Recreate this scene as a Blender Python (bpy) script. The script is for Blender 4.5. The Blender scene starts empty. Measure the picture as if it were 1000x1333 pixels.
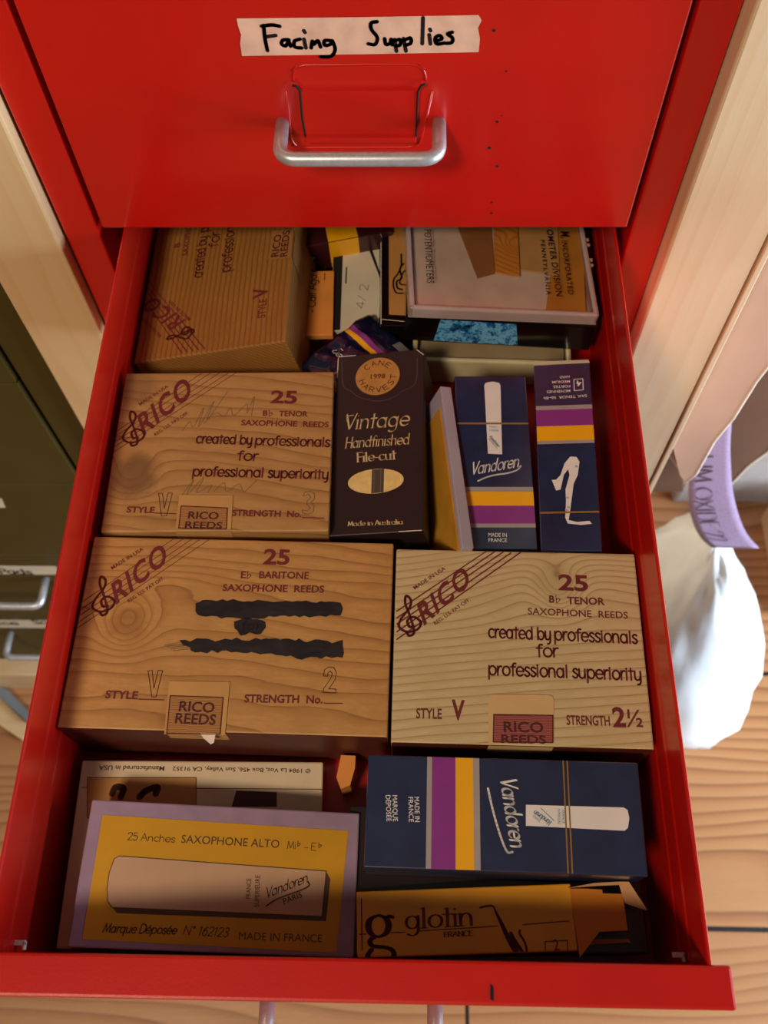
import bpy, bmesh, math, random
from mathutils import Vector, Matrix, Euler, noise

random.seed(7)
SC = bpy.context.scene
COL = SC.collection
PI = math.pi

# ------------------------------------------------------------------ camera
cam_d = bpy.data.cameras.new('camera')
cam_d.sensor_fit = 'VERTICAL'
cam_d.sensor_height = 24.0
cam_d.lens = 1205.1 * 24.0 / 1333.0
cam_d.clip_start = 0.01
cam_o = bpy.data.objects.new('camera', cam_d)
COL.objects.link(cam_o)
right, up, fwd = Vector((0.9997, 0.0173, -0.0188)), Vector((-0.0067, 0.8879, 0.4599)), Vector((-0.0246, 0.4597, -0.8877))
cam_o.matrix_world = Matrix(((right.x, up.x, -fwd.x, 0.0244), (right.y, up.y, -fwd.y, -0.3624), (right.z, up.z, -fwd.z, 0.3684), (0, 0, 0, 1)))
SC.camera = cam_o
cam_d.dof.use_dof = True
cam_d.dof.focus_distance = 0.42
cam_d.dof.aperture_fstop = 9.0

# ------------------------------------------------------------------ light
SC.view_settings.view_transform = 'Standard'
SC.view_settings.look = 'None'
SC.view_settings.gamma = 1.0
SC.view_settings.use_curve_mapping = False
SC.view_settings.exposure = 0.0
world = bpy.data.worlds.new('world')
SC.world = world
world.use_nodes = True
world.node_tree.nodes['Background'].inputs[0].default_value = (1.0, 0.86, 0.74, 1)
world.node_tree.nodes['Background'].inputs[1].default_value = 0.085

def area(name, loc, target, sx, sy, power, color):
    d = bpy.data.lights.new(name, 'AREA')
    d.shape = 'RECTANGLE'; d.size = sx; d.size_y = sy; d.energy = power; d.color = color
    o = bpy.data.objects.new(name, d); COL.objects.link(o)
    o.location = loc
    o.rotation_euler = (Vector(target) - Vector(loc)).to_track_quat('-Z', 'Y').to_euler()
    return o
area('ceiling_lamp', (-0.50, -1.10, 1.20), (0.0, -0.15, 0.0), 0.26, 0.26, 16.5, (1.0, 0.80, 0.58))
area('window_daylight', (1.55, -0.40, -0.10), (0.3, 0.0, -0.60), 0.9, 0.9, 54, (0.72, 0.86, 1.0))

# ------------------------------------------------------------------ helpers
def lin(hexs):
    r = []
    for i in (0, 2, 4):
        c = int(hexs[i:i+2], 16) / 255
        r.append(c / 12.92 if c <= 0.04045 else ((c + 0.055) / 1.055) ** 2.4)
    return (*r, 1)

class NT:
    def __init__(s, name):
        s.m = bpy.data.materials.new(name); s.m.use_nodes = True
        s.t = s.m.node_tree; s.b = s.t.nodes['Principled BSDF']
    def n(s, typ, **kw):
        o = s.t.nodes.new(typ)
        for k, v in kw.items(): setattr(o, k, v)
        return o
    def l(s, a, b): s.t.links.new(a, b)
    def math(s, op, a, b=None):
        o = s.n('ShaderNodeMath', operation=op)
        for i, v in enumerate((a, b)):
            if v is None: continue
            if isinstance(v, (int, float)): o.inputs[i].default_value = v
            else: s.l(v, o.inputs[i])
        return o.outputs[0]
    def noise(s, vec, scale, detail=3, rough=0.5):
        o = s.n('ShaderNodeTexNoise'); o.inputs['Scale'].default_value = scale
        o.inputs['Detail'].default_value = detail; o.inputs['Roughness'].default_value = rough
        s.l(vec, o.inputs['Vector']); return o.outputs['Fac']
    def ramp(s, fac, stops):
        o = s.n('ShaderNodeValToRGB'); e = o.color_ramp.elements
        while len(e) < len(stops): e.new(0.5)
        for i, (p, c) in enumerate(stops):
            e[i].position = p; e[i].color = lin(c) if isinstance(c, str) else c
        s.l(fac, o.inputs[0]); return o.outputs[0]
    def mix(s, fac, a, b, blend='MIX'):
        o = s.n('ShaderNodeMix', data_type='RGBA', blend_type=blend)
        for i, v in ((0, fac), (6, a), (7, b)):
            if isinstance(v, (int, float)): o.inputs[i].default_value = v
            elif isinstance(v, tuple): o.inputs[i].default_value = v
            else: s.l(v, o.inputs[i])
        return o.outputs[2]
    def bump(s, h, strength, dist=0.001):
        o = s.n('ShaderNodeBump'); o.inputs['Strength'].default_value = strength; o.inputs['Distance'].default_value = dist
        s.l(h, o.inputs['Height']); s.l(o.outputs[0], s.b.inputs['Normal'])
    def obj(s, scale=(1, 1, 1), loc=(0, 0, 0), rot=(0, 0, 0)):
        tc = s.n('ShaderNodeTexCoord'); mp = s.n('ShaderNodeMapping')
        mp.inputs['Scale'].default_value = scale; mp.inputs['Location'].default_value = loc; mp.inputs['Rotation'].default_value = rot
        s.l(tc.outputs['Object'], mp.inputs[0]); return mp.outputs[0]

def plain(name, hexs, rough=0.6, metal=0.0, coat=0.0, var=0.10, vscale=60, bump=0.0, bscale=400, spec=0.5):
    t = NT(name); b = t.b
    b.inputs['Roughness'].default_value = rough; b.inputs['Metallic'].default_value = metal
    b.inputs['Coat Weight'].default_value = coat; b.inputs['Coat Roughness'].default_value = 0.12
    b.inputs['Specular IOR Level'].default_value = spec
    v = t.obj()
    f = t.noise(v, vscale, 4)
    c = lin(hexs)
    lo = tuple(x * (1 - var) for x in c[:3]) + (1,); hi = tuple(min(1, x * (1 + var)) for x in c[:3]) + (1,)
    t.l(t.ramp(f, [(0.3, lo), (0.7, hi)]), b.inputs['Base Color'])
    if bump: t.bump(t.noise(v, bscale, 3), bump)
    return t.m

def grain_print(name, light, mid, dark, freq, knots=(), angle=0.0, waver=0.25, rough=0.55, sharp=0.86, stretch=0.25, spots=()):
    """paper printed with wood grain: growth rings are contours of a height field with bumps (the knots)"""
    t = NT(name); b = t.b
    v = t.obj(rot=(0, 0, angle))
    sx = t.n('ShaderNodeSeparateXYZ'); t.l(v, sx.inputs[0])
    h = t.math('MULTIPLY', t.math('ADD', sx.outputs[1], sx.outputs[2]), freq)
    st = t.n('ShaderNodeMapping'); st.inputs['Scale'].default_value = (stretch, 1, 1); t.l(v, st.inputs[0])
    h = t.math('ADD', h, t.math('MULTIPLY', t.noise(st.outputs[0], 28, 2), waver * 8))
    h = t.math('ADD', h, t.math('MULTIPLY', t.noise(st.outputs[0], 140, 2), waver * 1.2))
    raw = t.obj(); 
    for (kx, ky, rx, ry, amp) in knots:
        mp = t.n('ShaderNodeMapping'); mp.vector_type = 'TEXTURE'
        mp.inputs['Location'].default_value = (kx, ky, 0); mp.inputs['Scale'].default_value = (rx, ry, 10)
        t.l(raw, mp.inputs[0])
        ln = t.n('ShaderNodeVectorMath', operation='LENGTH'); t.l(mp.outputs[0], ln.inputs[0])
        g = t.math('POWER', 2.718, t.math('MULTIPLY', t.math('MULTIPLY', ln.outputs['Value'], ln.outputs['Value']), -1.0))
        h = t.math('ADD', h, t.math('MULTIPLY', g, amp))
    fr = t.math('FRACT', h)
    base = t.ramp(fr, [(0.0, light), (sharp * 0.6, light), (sharp, mid), (sharp + 0.08, dark), (1.0, light)])
    fine = t.noise(st.outputs[0], 520, 5, 0.75)
    c = t.mix(t.ramp(fine, [(0.35, (0, 0, 0, 1)), (0.75, (0.75, 0.75, 0.75, 1))]), base, lin(mid))
    blot = t.noise(raw, 45, 3)
    c = t.mix(t.ramp(blot, [(0.45, (0, 0, 0, 1)), (0.75, (0.6, 0.6, 0.6, 1))]), c, lin(mid))
    for (kx, ky, rx, ry, strength, col) in spots:
        mp = t.n('ShaderNodeMapping'); mp.vector_type = 'TEXTURE'
        mp.inputs['Location'].default_value = (kx, ky, 0); mp.inputs['Scale'].default_value = (rx, ry, 10)
        t.l(raw, mp.inputs[0])
        ln = t.n('ShaderNodeVectorMath', operation='LENGTH'); t.l(mp.outputs[0], ln.inputs[0])
        d = t.math('ADD', ln.outputs['Value'], t.math('MULTIPLY', t.math('SUBTRACT', t.noise(raw, 120, 3), 0.5), 0.7))
        m = t.ramp(d, [(0.55, (strength,) * 3 + (1,)), (1.0, (0, 0, 0, 1))])
        c = t.mix(m, c, lin(col))
    t.l(c, b.inputs['Base Color'])
    b.inputs['Roughness'].default_value = rough
    t.bump(t.noise(raw, 900, 2), 0.08, 0.0004)
    return t.m

def lumber(name, light, mid, dark, axis=2, rough=0.5, freq=70, coat=0.0):
    t = NT(name); b = t.b
    sc = [1, 1, 1]; sc[axis] = 0.06
    v = t.obj(scale=tuple(sc))
    n1 = t.noise(v, 30, 3); n2 = t.noise(v, 300, 4, 0.7)
    sx = t.n('ShaderNodeSeparateXYZ'); t.l(v, sx.inputs[0])
    h = t.math('ADD', t.math('MULTIPLY', sx.outputs[0], freq), t.math('MULTIPLY', n1, 4.0))
    fr = t.math('FRACT', h)
    c = t.ramp(fr, [(0.0, light), (0.5, light), (0.92, mid), (1.0, light)])
    c = t.mix(0.55, c, lin(light))
    c = t.mix(t.math('MULTIPLY', n2, 0.4), c, lin(mid))
    c = t.mix(t.ramp(t.noise(t.obj(), 9, 2), [(0.5, (0, 0, 0, 1)), (0.8, (0.35, 0.35, 0.35, 1))]), c, lin(dark))
    t.l(c, b.inputs['Base Color']); b.inputs['Roughness'].default_value = rough
    b.inputs['Coat Weight'].default_value = coat
    t.bump(n2, 0.12, 0.0006)
    return t.m

def floor_planks(name, y0, w):
    t = NT(name); b = t.b
    tc = t.n('ShaderNodeTexCoord'); sx = t.n('ShaderNodeSeparateXYZ'); t.l(tc.outputs['Object'], sx.inputs[0])
    p = t.math('DIVIDE', t.math('SUBTRACT', sx.outputs[1], y0), w)
    idx = t.math('FLOOR', p); fr = t.math('FRACT', p)
    off = t.math('MULTIPLY', idx, 3.71)
    cb = t.n('ShaderNodeCombineXYZ'); t.l(t.math('ADD', t.math('MULTIPLY', sx.outputs[0], 0.22), off), cb.inputs[0]); t.l(sx.outputs[1], cb.inputs[1]); t.l(off, cb.inputs[2])
    n1 = t.noise(cb.outputs[0], 5.5, 2); n2 = t.noise(cb.outputs[0], 90, 4, 0.7); n3 = t.noise(cb.outputs[0], 2.2, 2)
    h = t.math('ADD', t.math('MULTIPLY', sx.outputs[1], 58), t.math('MULTIPLY', n1, 11.0))
    g = t.math('FRACT', h)
    c = t.ramp(g, [(0.0, 'BE8C5E'), (0.5, 'B68153'), (0.82, '98613A'), (0.93, '6E4024'), (1.0, 'B98557')])
    c = t.mix(t.math('MULTIPLY', n2, 0.5), c, lin('A06C42'))
    c = t.mix(t.ramp(n3, [(0.35, (0, 0, 0, 1)), (0.7, (0.55, 0.55, 0.55, 1))]), c, lin('AE7A50'))
    # butt joint along one plank
    jx = t.math('LESS_THAN', t.math('ABSOLUTE', t.math('SUBTRACT', sx.outputs[0], 0.095)), 0.0022)
    j2 = t.math('MULTIPLY', jx, t.math('LESS_THAN', sx.outputs[1], y0 - w))
    seam = t.math('MAXIMUM', t.math('MAXIMUM', t.math('LESS_THAN', fr, 0.011), t.math('GREATER_THAN', fr, 0.992)), j2)
    c = t.mix(seam, c, lin('1E120B'))
    t.l(c, b.inputs['Base Color']); b.inputs['Roughness'].default_value = 0.38
    t.bump(t.math('SUBTRACT', n2, t.math('MULTIPLY', seam, 3)), 0.25, 0.002)
    return t.m

def tag(o, label=None, cat=None, group=None, kind=None):
    if label: o['label'] = label
    if cat: o['category'] = cat
    if group: o['group'] = group
    if kind: o['kind'] = kind
    return o

def thing(name, label, cat, loc=(0, 0, 0), rot=(0, 0, 0), group=None):
    o = bpy.data.objects.new(name, None); COL.objects.link(o)
    o.location = loc; o.rotation_euler = rot; o.empty_display_size = 0.02
    return tag(o, label, cat, group)

def link(name, bm, mats, parent=None, smooth=False, recalc=True):
    if recalc: bmesh.ops.recalc_face_normals(bm, faces=bm.faces)
    me = bpy.data.meshes.new(name); bm.to_mesh(me); bm.free()
    for m in (mats if isinstance(mats, (list, tuple)) else [mats]): me.materials.append(m)
    if smooth:
        for p in me.polygons: p.use_smooth = True
    o = bpy.data.objects.new(name, me); COL.objects.link(o)
    if parent: o.parent = parent
    return o

def add_box(bm, lo, hi, bevel=0.0, seg=2, mi=0):
    t = bmesh.new()
    bmesh.ops.create_cube(t, size=1)
    for v in t.verts:
        v.co = Vector([lo[i] + (v.co[i] + 0.5) * (hi[i] - lo[i]) for i in range(3)])
    if bevel: bmesh.ops.bevel(t, geom=t.edges[:], offset=bevel, segments=seg, profile=0.5, affect='EDGES')
    merge(bm, t, mi)

def merge(bm, t, mi=None, mat=None):
    vm = {}
    for v in t.verts: vm[v] = bm.verts.new(mat @ v.co if mat else v.co)
    for f in t.faces:
        try: nf = bm.faces.new([vm[v] for v in f.verts])
        except ValueError: continue
        nf.material_index = f.material_index if mi is None else mi
        nf.smooth = f.smooth
    t.free()

def add_prism(bm, pts, d, mi=0):
    """closed polygon (3-D points) pushed along vector d"""
    d = Vector(d); a = [bm.verts.new(Vector(p)) for p in pts]; b = [bm.verts.new(Vector(p) + d) for p in pts]
    fs = [bm.faces.new(a[::-1]), bm.faces.new(b)]
    for i in range(len(a)):
        j = (i + 1) % len(a); fs.append(bm.faces.new([a[i], a[j], b[j], b[i]]))
    for f in fs: f.material_index = mi

def add_tube(bm, path, r, n=12, mi=0, radii=None):
    path = [Vector(p) for p in path]; rings = []
    t0 = (path[1] - path[0]).normalized()
    nrm = t0.cross(Vector((0, 0, 1)))
    if nrm.length < 1e-4: nrm = t0.cross(Vector((1, 0, 0)))
    nrm.normalize()
    for i, p in enumerate(path):
        a = path[max(i - 1, 0)]; c = path[min(i + 1, len(path) - 1)]
        t = (c - a).normalized()
        nrm = (nrm - t * nrm.dot(t)).normalized(); bn = t.cross(nrm)
        rr = radii[i] if radii else r
        rings.append([bm.verts.new(p + (nrm * math.cos(k * 2 * PI / n) + bn * math.sin(k * 2 * PI / n)) * rr) for k in range(n)])
    for a, b in zip(rings, rings[1:]):
        for k in range(n):
            f = bm.faces.new([a[k], a[(k + 1) % n], b[(k + 1) % n], b[k]]); f.smooth = True; f.material_index = mi
    for f in (bm.faces.new(rings[0][::-1]), bm.faces.new(rings[-1])): f.material_index = mi

def fillet(pts, r, n=6):
    pts = [Vector(p) for p in pts]; out = [pts[0]]
    for a, b, c in zip(pts, pts[1:], pts[2:]):
        u = (a - b).normalized(); w = (c - b).normalized()
        p, q = b + u * r, b + w * r
        for k in range(n + 1):
            s = k / n
            out.append(p * (1 - s) ** 2 + b * 2 * s * (1 - s) + q * s ** 2)
    return out + [pts[-1]]

# ------------------------------------------------------------------ lettering
def spline(P, n=5):
    P = [Vector(p) for p in P]
    if len(P) < 3: return P
    out = []
    Q = [P[0] * 2 - P[1]] + P + [P[-1] * 2 - P[-2]]
    for i in range(1, len(Q) - 2):
        a, b, c, d = Q[i - 1:i + 3]
        for k in range(n):
            s = k / n
            out.append(0.5 * ((2 * b) + (c - a) * s + (2 * a - 5 * b + 4 * c - d) * s * s + (3 * b - a - 3 * c + d) * s ** 3))
    return out + [P[-1]]

GL = {
 'a': (.74, 'e.31,.31,.27,.31,0,360', '.58,.62 .58,0'), 'b': (.72, '.07,1 .07,0', 'e.36,.31,.28,.31,0,360'),
 'c': (.62, 'e.34,.31,.29,.31,48,312'), 'd': (.74, 'e.31,.31,.27,.31,0,360', '.58,1 .58,0'),
 'e': (.68, 'e.34,.31,.29,.31,0,318', '.06,.31 .63,.31'), 'f': (.44, 's.44,.97 .33,1 .22,.9 .19,.7', '.19,.72 .19,0', '.02,.6 .40,.6'),
 'g': (.74, 'e.31,.31,.27,.31,0,360', 's.58,.62 .58,.3 .57,-.1 .46,-.3 .28,-.34 .1,-.26'), 'h': (.68, '.07,1 .07,0', 's.07,.3 .12,.5 .3,.62 .48,.55 .54,.35', '.54,.36 .54,0'),
 'i': (.26, '.09,.62 .09,0', 'e.09,.86,.012,.012,0,360'), 'k': (.6, '.07,1 .07,0', '.5,.62 .07,.25', '.2,.36 .52,0'), 'l': (.26, '.09,1 .09,0'),
 'm': (1.0, '.07,.62 .07,0', 's.07,.3 .12,.5 .26,.62 .4,.55 .45,.35', '.45,.36 .45,0', 's.45,.3 .5,.5 .64,.62 .78,.55 .83,.35', '.83,.36 .83,0'),
 'n': (.68, '.07,.62 .07,0', 's.07,.3 .12,.5 .3,.62 .48,.55 .54,.35', '.54,.36 .54,0'), 'o': (.7, 'e.35,.31,.29,.31,0,360'),
 'p': (.72, '.07,.62 .07,-.34', 'e.36,.31,.28,.31,0,360'), 'q': (.74, 'e.31,.31,.27,.31,0,360', '.58,.62 .58,-.34'),
 'r': (.42, '.07,.62 .07,0', 's.07,.28 .12,.48 .26,.61 .38,.6'), 's': (.5, 's.42,.54 .3,.62 .14,.59 .08,.46 .2,.35 .36,.26 .43,.14 .33,.01 .18,0 .05,.09'),
 't': (.44, '.19,.92 .19,0', '.01,.62 .40,.62'), 'u': (.68, 's.07,.62 .07,.25 .14,.05 .3,0 .47,.07 .54,.28', '.54,.62 .54,0'),
 'v': (.58, '.04,.62 .29,0', '.29,0 .54,.62'), 'w': (.8, '.03,.62 .2,0', '.2,0 .4,.6', '.4,.6 .58,0', '.58,0 .76,.62'),
 'y': (.66, 's.07,.62 .07,.25 .14,.06 .3,.02 .46,.1 .53,.3', 's.53,.62 .53,.2 .52,-.12 .42,-.3 .26,-.33'),
 'A': (.8, '.02,0 .38,1', '.38,1 .74,0', '.16,.36 .6,.36'), 'C': (.8, 'e.46,.5,.42,.5,48,312'), 'D': (.8, '.08,1 .08,0', 's.08,1 .4,1 .68,.8 .72,.5 .66,.2 .4,0 .08,0'),
 'E': (.62, '.08,1 .08,0', '.08,1 .54,1', '.08,.52 .48,.52', '.08,0 .56,0'), 'F': (.6, '.08,1 .08,0', '.08,1 .56,1', '.08,.52 .46,.52'), 'H': (.8, '.08,1 .08,0', '.70,1 .70,0', '.08,.5 .70,.5'),
 'I': (.28, '.1,1 .1,0'), 'K': (.7, '.08,1 .08,0', '.6,1 .08,.4', '.24,.56 .64,0'), 'M': (.95, '.06,0 .16,1', '.16,1 .46,.1', '.46,.1 .76,1', '.76,1 .86,0'), 'N': (.82, '.08,0 .08,1', '.08,1 .70,0', '.70,0 .70,1'),
 'R': (.7, '.08,1 .08,0', 's.08,1 .4,1 .58,.87 .56,.62 .4,.5 .08,.48', '.3,.48 .62,0'), 'S': (.62, 's.52,.86 .4,1 .18,.97 .1,.76 .26,.57 .44,.42 .53,.22 .4,.02 .2,0 .06,.14'),
 'T': (.66, '.33,1 .33,0', '.02,1 .64,1'), 'U': (.78, 's.08,1 .08,.35 .16,.08 .38,0 .6,.08 .68,.35 .68,1'), 'V': (.74, '.03,1 .36,0', '.36,0 .69,1'), 'X': (.7, '.04,1 .64,0', '.64,1 .04,0'), 'O': (.95, 'e.48,.5,.43,.5,0,360'), 'P': (.64, '.08,1 .08,0', 's.08,1 .4,1 .57,.87 .55,.6 .4,.47 .08,.45'), 'L': (.55, '.08,1 .08,0', '.08,0 .5,0'),
 '-': (.4, '.06,.33 .34,.33'), '.': (.24, 'e.1,.02,.012,.012,0,360'), '/': (.5, '.05,0 .42,1'), ' ': (.34,),
 '1': (.4, '.22,1 .22,0', '.06,.82 .22,1'), '2': (.62, 's.06,.78 .14,.95 .3,1 .5,.92 .53,.7 .4,.45 .08,0', '.08,0 .56,0'), '3': (.6, 's.08,.9 .28,1 .48,.92 .46,.68 .24,.54 .5,.4 .52,.16 .3,0 .06,.1'),
 '4': (.66, '.44,1 .44,0', '.44,1 .04,.3', '.04,.3 .6,.3'), '5': (.6, '.5,1 .14,1', '.14,1 .1,.56', 's.1,.56 .28,.64 .48,.56 .53,.32 .44,.06 .24,0 .06,.1'), '6': (.6, 's.46,.96 .24,.8 .1,.5 .08,.3', 'e.31,.3,.23,.3,0,360'),
 '8': (.6, 'e.3,.75,.2,.25,0,360', 'e.3,.26,.25,.26,0,360'), '9': (.6, 'e.29,.7,.23,.3,0,360', 's.52,.7 .5,.4 .34,.1 .14,0'),
}
def glyph_paths(s, serif=0.0, script=False):
    x = 0; out = []
    for ch in s:
        g = GL.get(ch, GL[' '])
        for st in g[1:]:
            if st[0] == 'e':
                cx, cy, rx, ry, a0, a1 = map(float, st[1:].split(','))
                n = 20
                pts = [Vector((x + cx + rx * math.cos(math.radians(a0 + (a1 - a0) * k / n)), cy + ry * math.sin(math.radians(a0 + (a1 - a0) * k / n)))) for k in range(n + 1)]
            else:
                sm = st[0] == 's'
                pts = [Vector((x + float(a.split(',')[0]), float(a.split(',')[1]))) for a in st.lstrip('s').split()]
                if sm: pts = spline(pts)
                elif serif and abs(pts[0].x - pts[-1].x) < .02 and abs(pts[0].y - pts[-1].y) > .4:
                    hi, lo = max(p.y for p in pts), min(p.y for p in pts)
                    out.append([Vector((pts[0].x - serif, lo)), Vector((pts[0].x + serif, lo))])
                    out.append([Vector((pts[0].x - serif, hi - .03)), Vector((pts[0].x + (serif if ch.isupper() else 0), hi))])
            out.append(pts)
        x += g[0]
    return out

def hull(P):
    P = sorted(set((round(p[0], 7), round(p[1], 7)) for p in P))
    if len(P) < 3: return []
    def half(Q):
        h = []
        for p in Q:
            while len(h) > 1 and (h[-1][0] - h[-2][0]) * (p[1] - h[-2][1]) - (h[-1][1] - h[-2][1]) * (p[0] - h[-2][0]) <= 0: h.pop()
            h.append(p)
        return h
    a, b = half(P), half(P[::-1])
    return a[:-1] + b[:-1]

def pen(w, thin=None, ang=0.0):
    a, b = w / 2, (w if thin is None else thin) / 2
    ca, sa = math.cos(ang), math.sin(ang); n = 8
    return [(a * math.cos(k * 2 * PI / n) * ca - b * math.sin(k * 2 * PI / n) * sa, a * math.cos(k * 2 * PI / n) * sa + b * math.sin(k * 2 * PI / n) * ca) for k in range(n)]

_cache = {}
def font_mesh(s, bold=0.0, space=1.0):
    key = (s, bold, space)
    if key in _cache: return _cache[key]
    cu = bpy.data.curves.new('t', 'FONT'); cu.body = s; cu.resolution_u = 3; cu.offset = bold; cu.space_character = space
    o = bpy.data.objects.new('t', cu); COL.objects.link(o)
    dg = bpy.context.evaluated_depsgraph_get(); dg.update()
    me = bpy.data.meshes.new_from_object(o.evaluated_get(dg))
    V = [v.co.xy.copy() for v in me.vertices]; F = [tuple(p.vertices) for p in me.polygons]
    bpy.data.objects.remove(o); bpy.data.curves.remove(cu); bpy.data.meshes.remove(me)
    _cache[key] = (V, F); return V, F

class Print:
    """flat ink on one face; local 2-D metres, each layer 0.07 mm above the last"""
    def __init__(s, z, mats, lim=None):
        s.z = z; s.mats = mats; s.keys = list(mats); s.bm = bmesh.new(); s.warp = None; s.lim = (lim[0] - .0002, lim[1] - .0002) if lim else None
    def put(s, p, layer):
        if s.warp: return s.warp(p, layer)
        if s.lim: p = (max(-s.lim[0], min(s.lim[0], p[0])), max(-s.lim[1], min(s.lim[1], p[1])))
        return Vector((p[0], p[1], s.z + 0.00007 * (layer + 1)))
    def poly(s, pts, m, layer=0):
        if len(pts) < 3: return
        f = s.bm.faces.new([s.bm.verts.new(s.put(p, layer)) for p in pts]); f.material_index = s.keys.index(m)
    def stroke(s, pts, w, m, layer=1, thin=None, ang=0.0):
        pts = [Vector((p[0], p[1])) for p in pts]; pn = pen(w, thin, ang)
        for a, b in zip(pts, pts[1:]):
            s.poly(hull([(a.x + q[0], a.y + q[1]) for q in pn] + [(b.x + q[0], b.y + q[1]) for q in pn]), m, layer)
    def line(s, p, q, w, m, layer=1): s.stroke([p, q], w, m, layer)
    def curve(s, pts, w, m, layer=1, **k): s.stroke(spline(pts, 6), w, m, layer, **k)
    def outline(s, pts, w, m, layer=1): s.stroke(list(pts) + [pts[0]], w, m, layer)
    def ellipse(s, c, rx, ry, m, layer=0, n=36, rot=0.0):
        s.poly([(c[0] + rx * math.cos(k * 2 * PI / n) * math.cos(rot) - ry * math.sin(k * 2 * PI / n) * math.sin(rot), c[1] + rx * math.cos(k * 2 * PI / n) * math.sin(rot) + ry * math.sin(k * 2 * PI / n) * math.cos(rot)) for k in range(n)], m, layer)
    def frame(s, p0, p1, h, p2):
        p0, p1 = Vector(p0), Vector(p1); d = p1 - p0
        u = Vector(p2) - p0 if p2 is not None else Vector((-d.y, d.x)).normalized() * h
        return p0, d, u
    def text(s, t, p0, p1, m, h=0.003, p2=None, bold=0.0, layer=2, space=1.0):
        p0, d, u = s.frame(p0, p1, h, p2)
        V, F = font_mesh(t, bold, space)
        x0, x1 = min(v.x for v in V), max(v.x for v in V); ch = 0.72
        W = [s.bm.verts.new(s.put(p0 + d * ((v.x - x0) / (x1 - x0)) + u * (v.y / ch), layer)) for v in V]
        for f in F:
            nf = s.bm.faces.new([W[i] for i in f]); nf.material_index = s.keys.index(m)
    def hand(s, t, p0, p1, m, h=0.003, p2=None, w=0.0005, thin=None, ang=0.6, slant=0.0, serif=0.0, layer=2, xh=None):
        p0, d, u = s.frame(p0, p1, h, p2)
        G = glyph_paths(t, serif)
        for g in G:
            for v in g:
                if xh and v.y > 0: v.y = v.y * xh / .62 if v.y <= .62 else xh + (v.y - .62) * (1 - xh) / .38
                v.x += slant * v.y
        x0 = min(v.x for g in G for v in g); x1 = max(v.x for g in G for v in g)
        base = math.atan2(d.y, d.x)
        for g in G:
            s.stroke([p0 + d * ((v.x - x0) / (x1 - x0)) + u * v.y for v in g], w, m, layer, thin, ang + base)
    def build(s, name, parent): return link(name, s.bm, [s.mats[k] for k in s.keys], parent, recalc=False)

def slab(name, label, cat, pose, t, mats, bevel=0.0008, group=None, body='body', seg=2, front=None):
    """a carton: root at the centre of its base; body w x h x t with the printed face on top"""
    ctr, rot, w, h = pose
    R = Euler(rot).to_matrix()
    root = thing(name, label, cat, Vector(ctr) - R @ Vector((0, 0, t)), rot, group)
    bm = bmesh.new(); add_box(bm, (-w / 2, -h / 2, 0), (w / 2, h / 2, t), bevel, seg)
    o = link(body, bm, [mats, front] if front else mats, root)
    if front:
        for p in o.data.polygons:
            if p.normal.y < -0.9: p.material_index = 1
    return root, w / 2, h / 2

def lerp(a, b, s): return (a[0] + (b[0] - a[0]) * s, a[1] + (b[1] - a[1]) * s)

GL['é'] = GL['e'] + ('.28,.72 .42,.86',)
GL['♭'] = (.5, '.1,1 .1,0', 's.1,.45 .3,.58 .42,.42 .3,.2 .1,0')
GL['°'] = (.4, 'e.18,.85,.1,.1,0,360')

# ------------------------------------------------------------------ materials
RED = plain('red_enamel', 'C0140A', rough=0.34, var=0.04, vscale=25, coat=0.25, bump=0.04, bscale=900)
DARK_GAP = plain('dark_gap', '0A0706', rough=0.9)
STEEL = plain('brushed_steel', 'C8C8CC', rough=0.36, metal=0.6, var=0.12, vscale=300, bump=0.05, bscale=1500)
GREEN = plain('olive_enamel', '473D14', rough=0.5, var=0.08, vscale=20, spec=0.35)
TAPE = plain('masking_tape', 'DDB096', rough=0.75, var=0.16, vscale=90)
INK = plain('black_marker', '140D16', rough=0.45)
MAROON = plain('maroon_ink', '6A1F24', rough=0.6)
MAROON_DARK = plain('dark_maroon_ink', '4A1714', rough=0.6)
GOLD_TEXT = plain('pale_gold_ink', 'D8BC8C', rough=0.5)
PENCIL = plain('pencil', '6B5A45', rough=0.6)
STICKER = plain('tan_seal_paper', 'BD8E52', rough=0.6, var=0.08)
STICKER_PALE = plain('pale_seal_paper', 'CDAA78', rough=0.6, var=0.06)
NAVY = plain('navy_carton', '262E4E', rough=0.3, coat=0.7, var=0.18, vscale=70, bump=0.10, bscale=70)
NAVY_WRAP = plain('navy_cellophaned_carton', '1B3052', rough=0.22, coat=1.0, var=0.25, vscale=60, bump=0.22, bscale=60)
WHITE = plain('white_ink', 'E4E0E0', rough=0.5, var=0.05)
GREY = plain('silver_grey_ink', '9F9798', rough=0.45)
PURPLE = plain('purple_ink', '86338A', rough=0.4, coat=0.4, var=0.06)
YELLOW = plain('yellow_ink', 'F0AE10', rough=0.4, coat=0.4, var=0.04)
GOLD = plain('gold_tear_strip', 'A87C3E', rough=0.35, metal=0.3)
BLUE_INK = plain('blue_ink', '5F83A0', rough=0.5)
BLACK_BOX = plain('black_carton', '2A1D1F', rough=0.45, var=0.08, spec=0.4)
BLACK_GLOSS = plain('black_gloss', '0C0A0C', rough=0.16, coat=0.6, var=0.05)
GOLD_SEAL = plain('copper_gold_seal', 'BB8A48', rough=0.45, metal=0.1, var=0.12, vscale=220)
CANE = plain('cane', 'E0C27E', rough=0.5, var=0.12, vscale=200)
CANE_DARK = plain('dark_band', '4D4238', rough=0.5)
CREAM = plain('cream_card', 'D9C3A4', rough=0.55, var=0.06)
LILAC = plain('lilac_paper', '947B94', rough=0.6, var=0.10, vscale=120)
OCHRE = plain('ochre_label', 'C48F12', rough=0.5, var=0.07, vscale=40)
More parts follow.
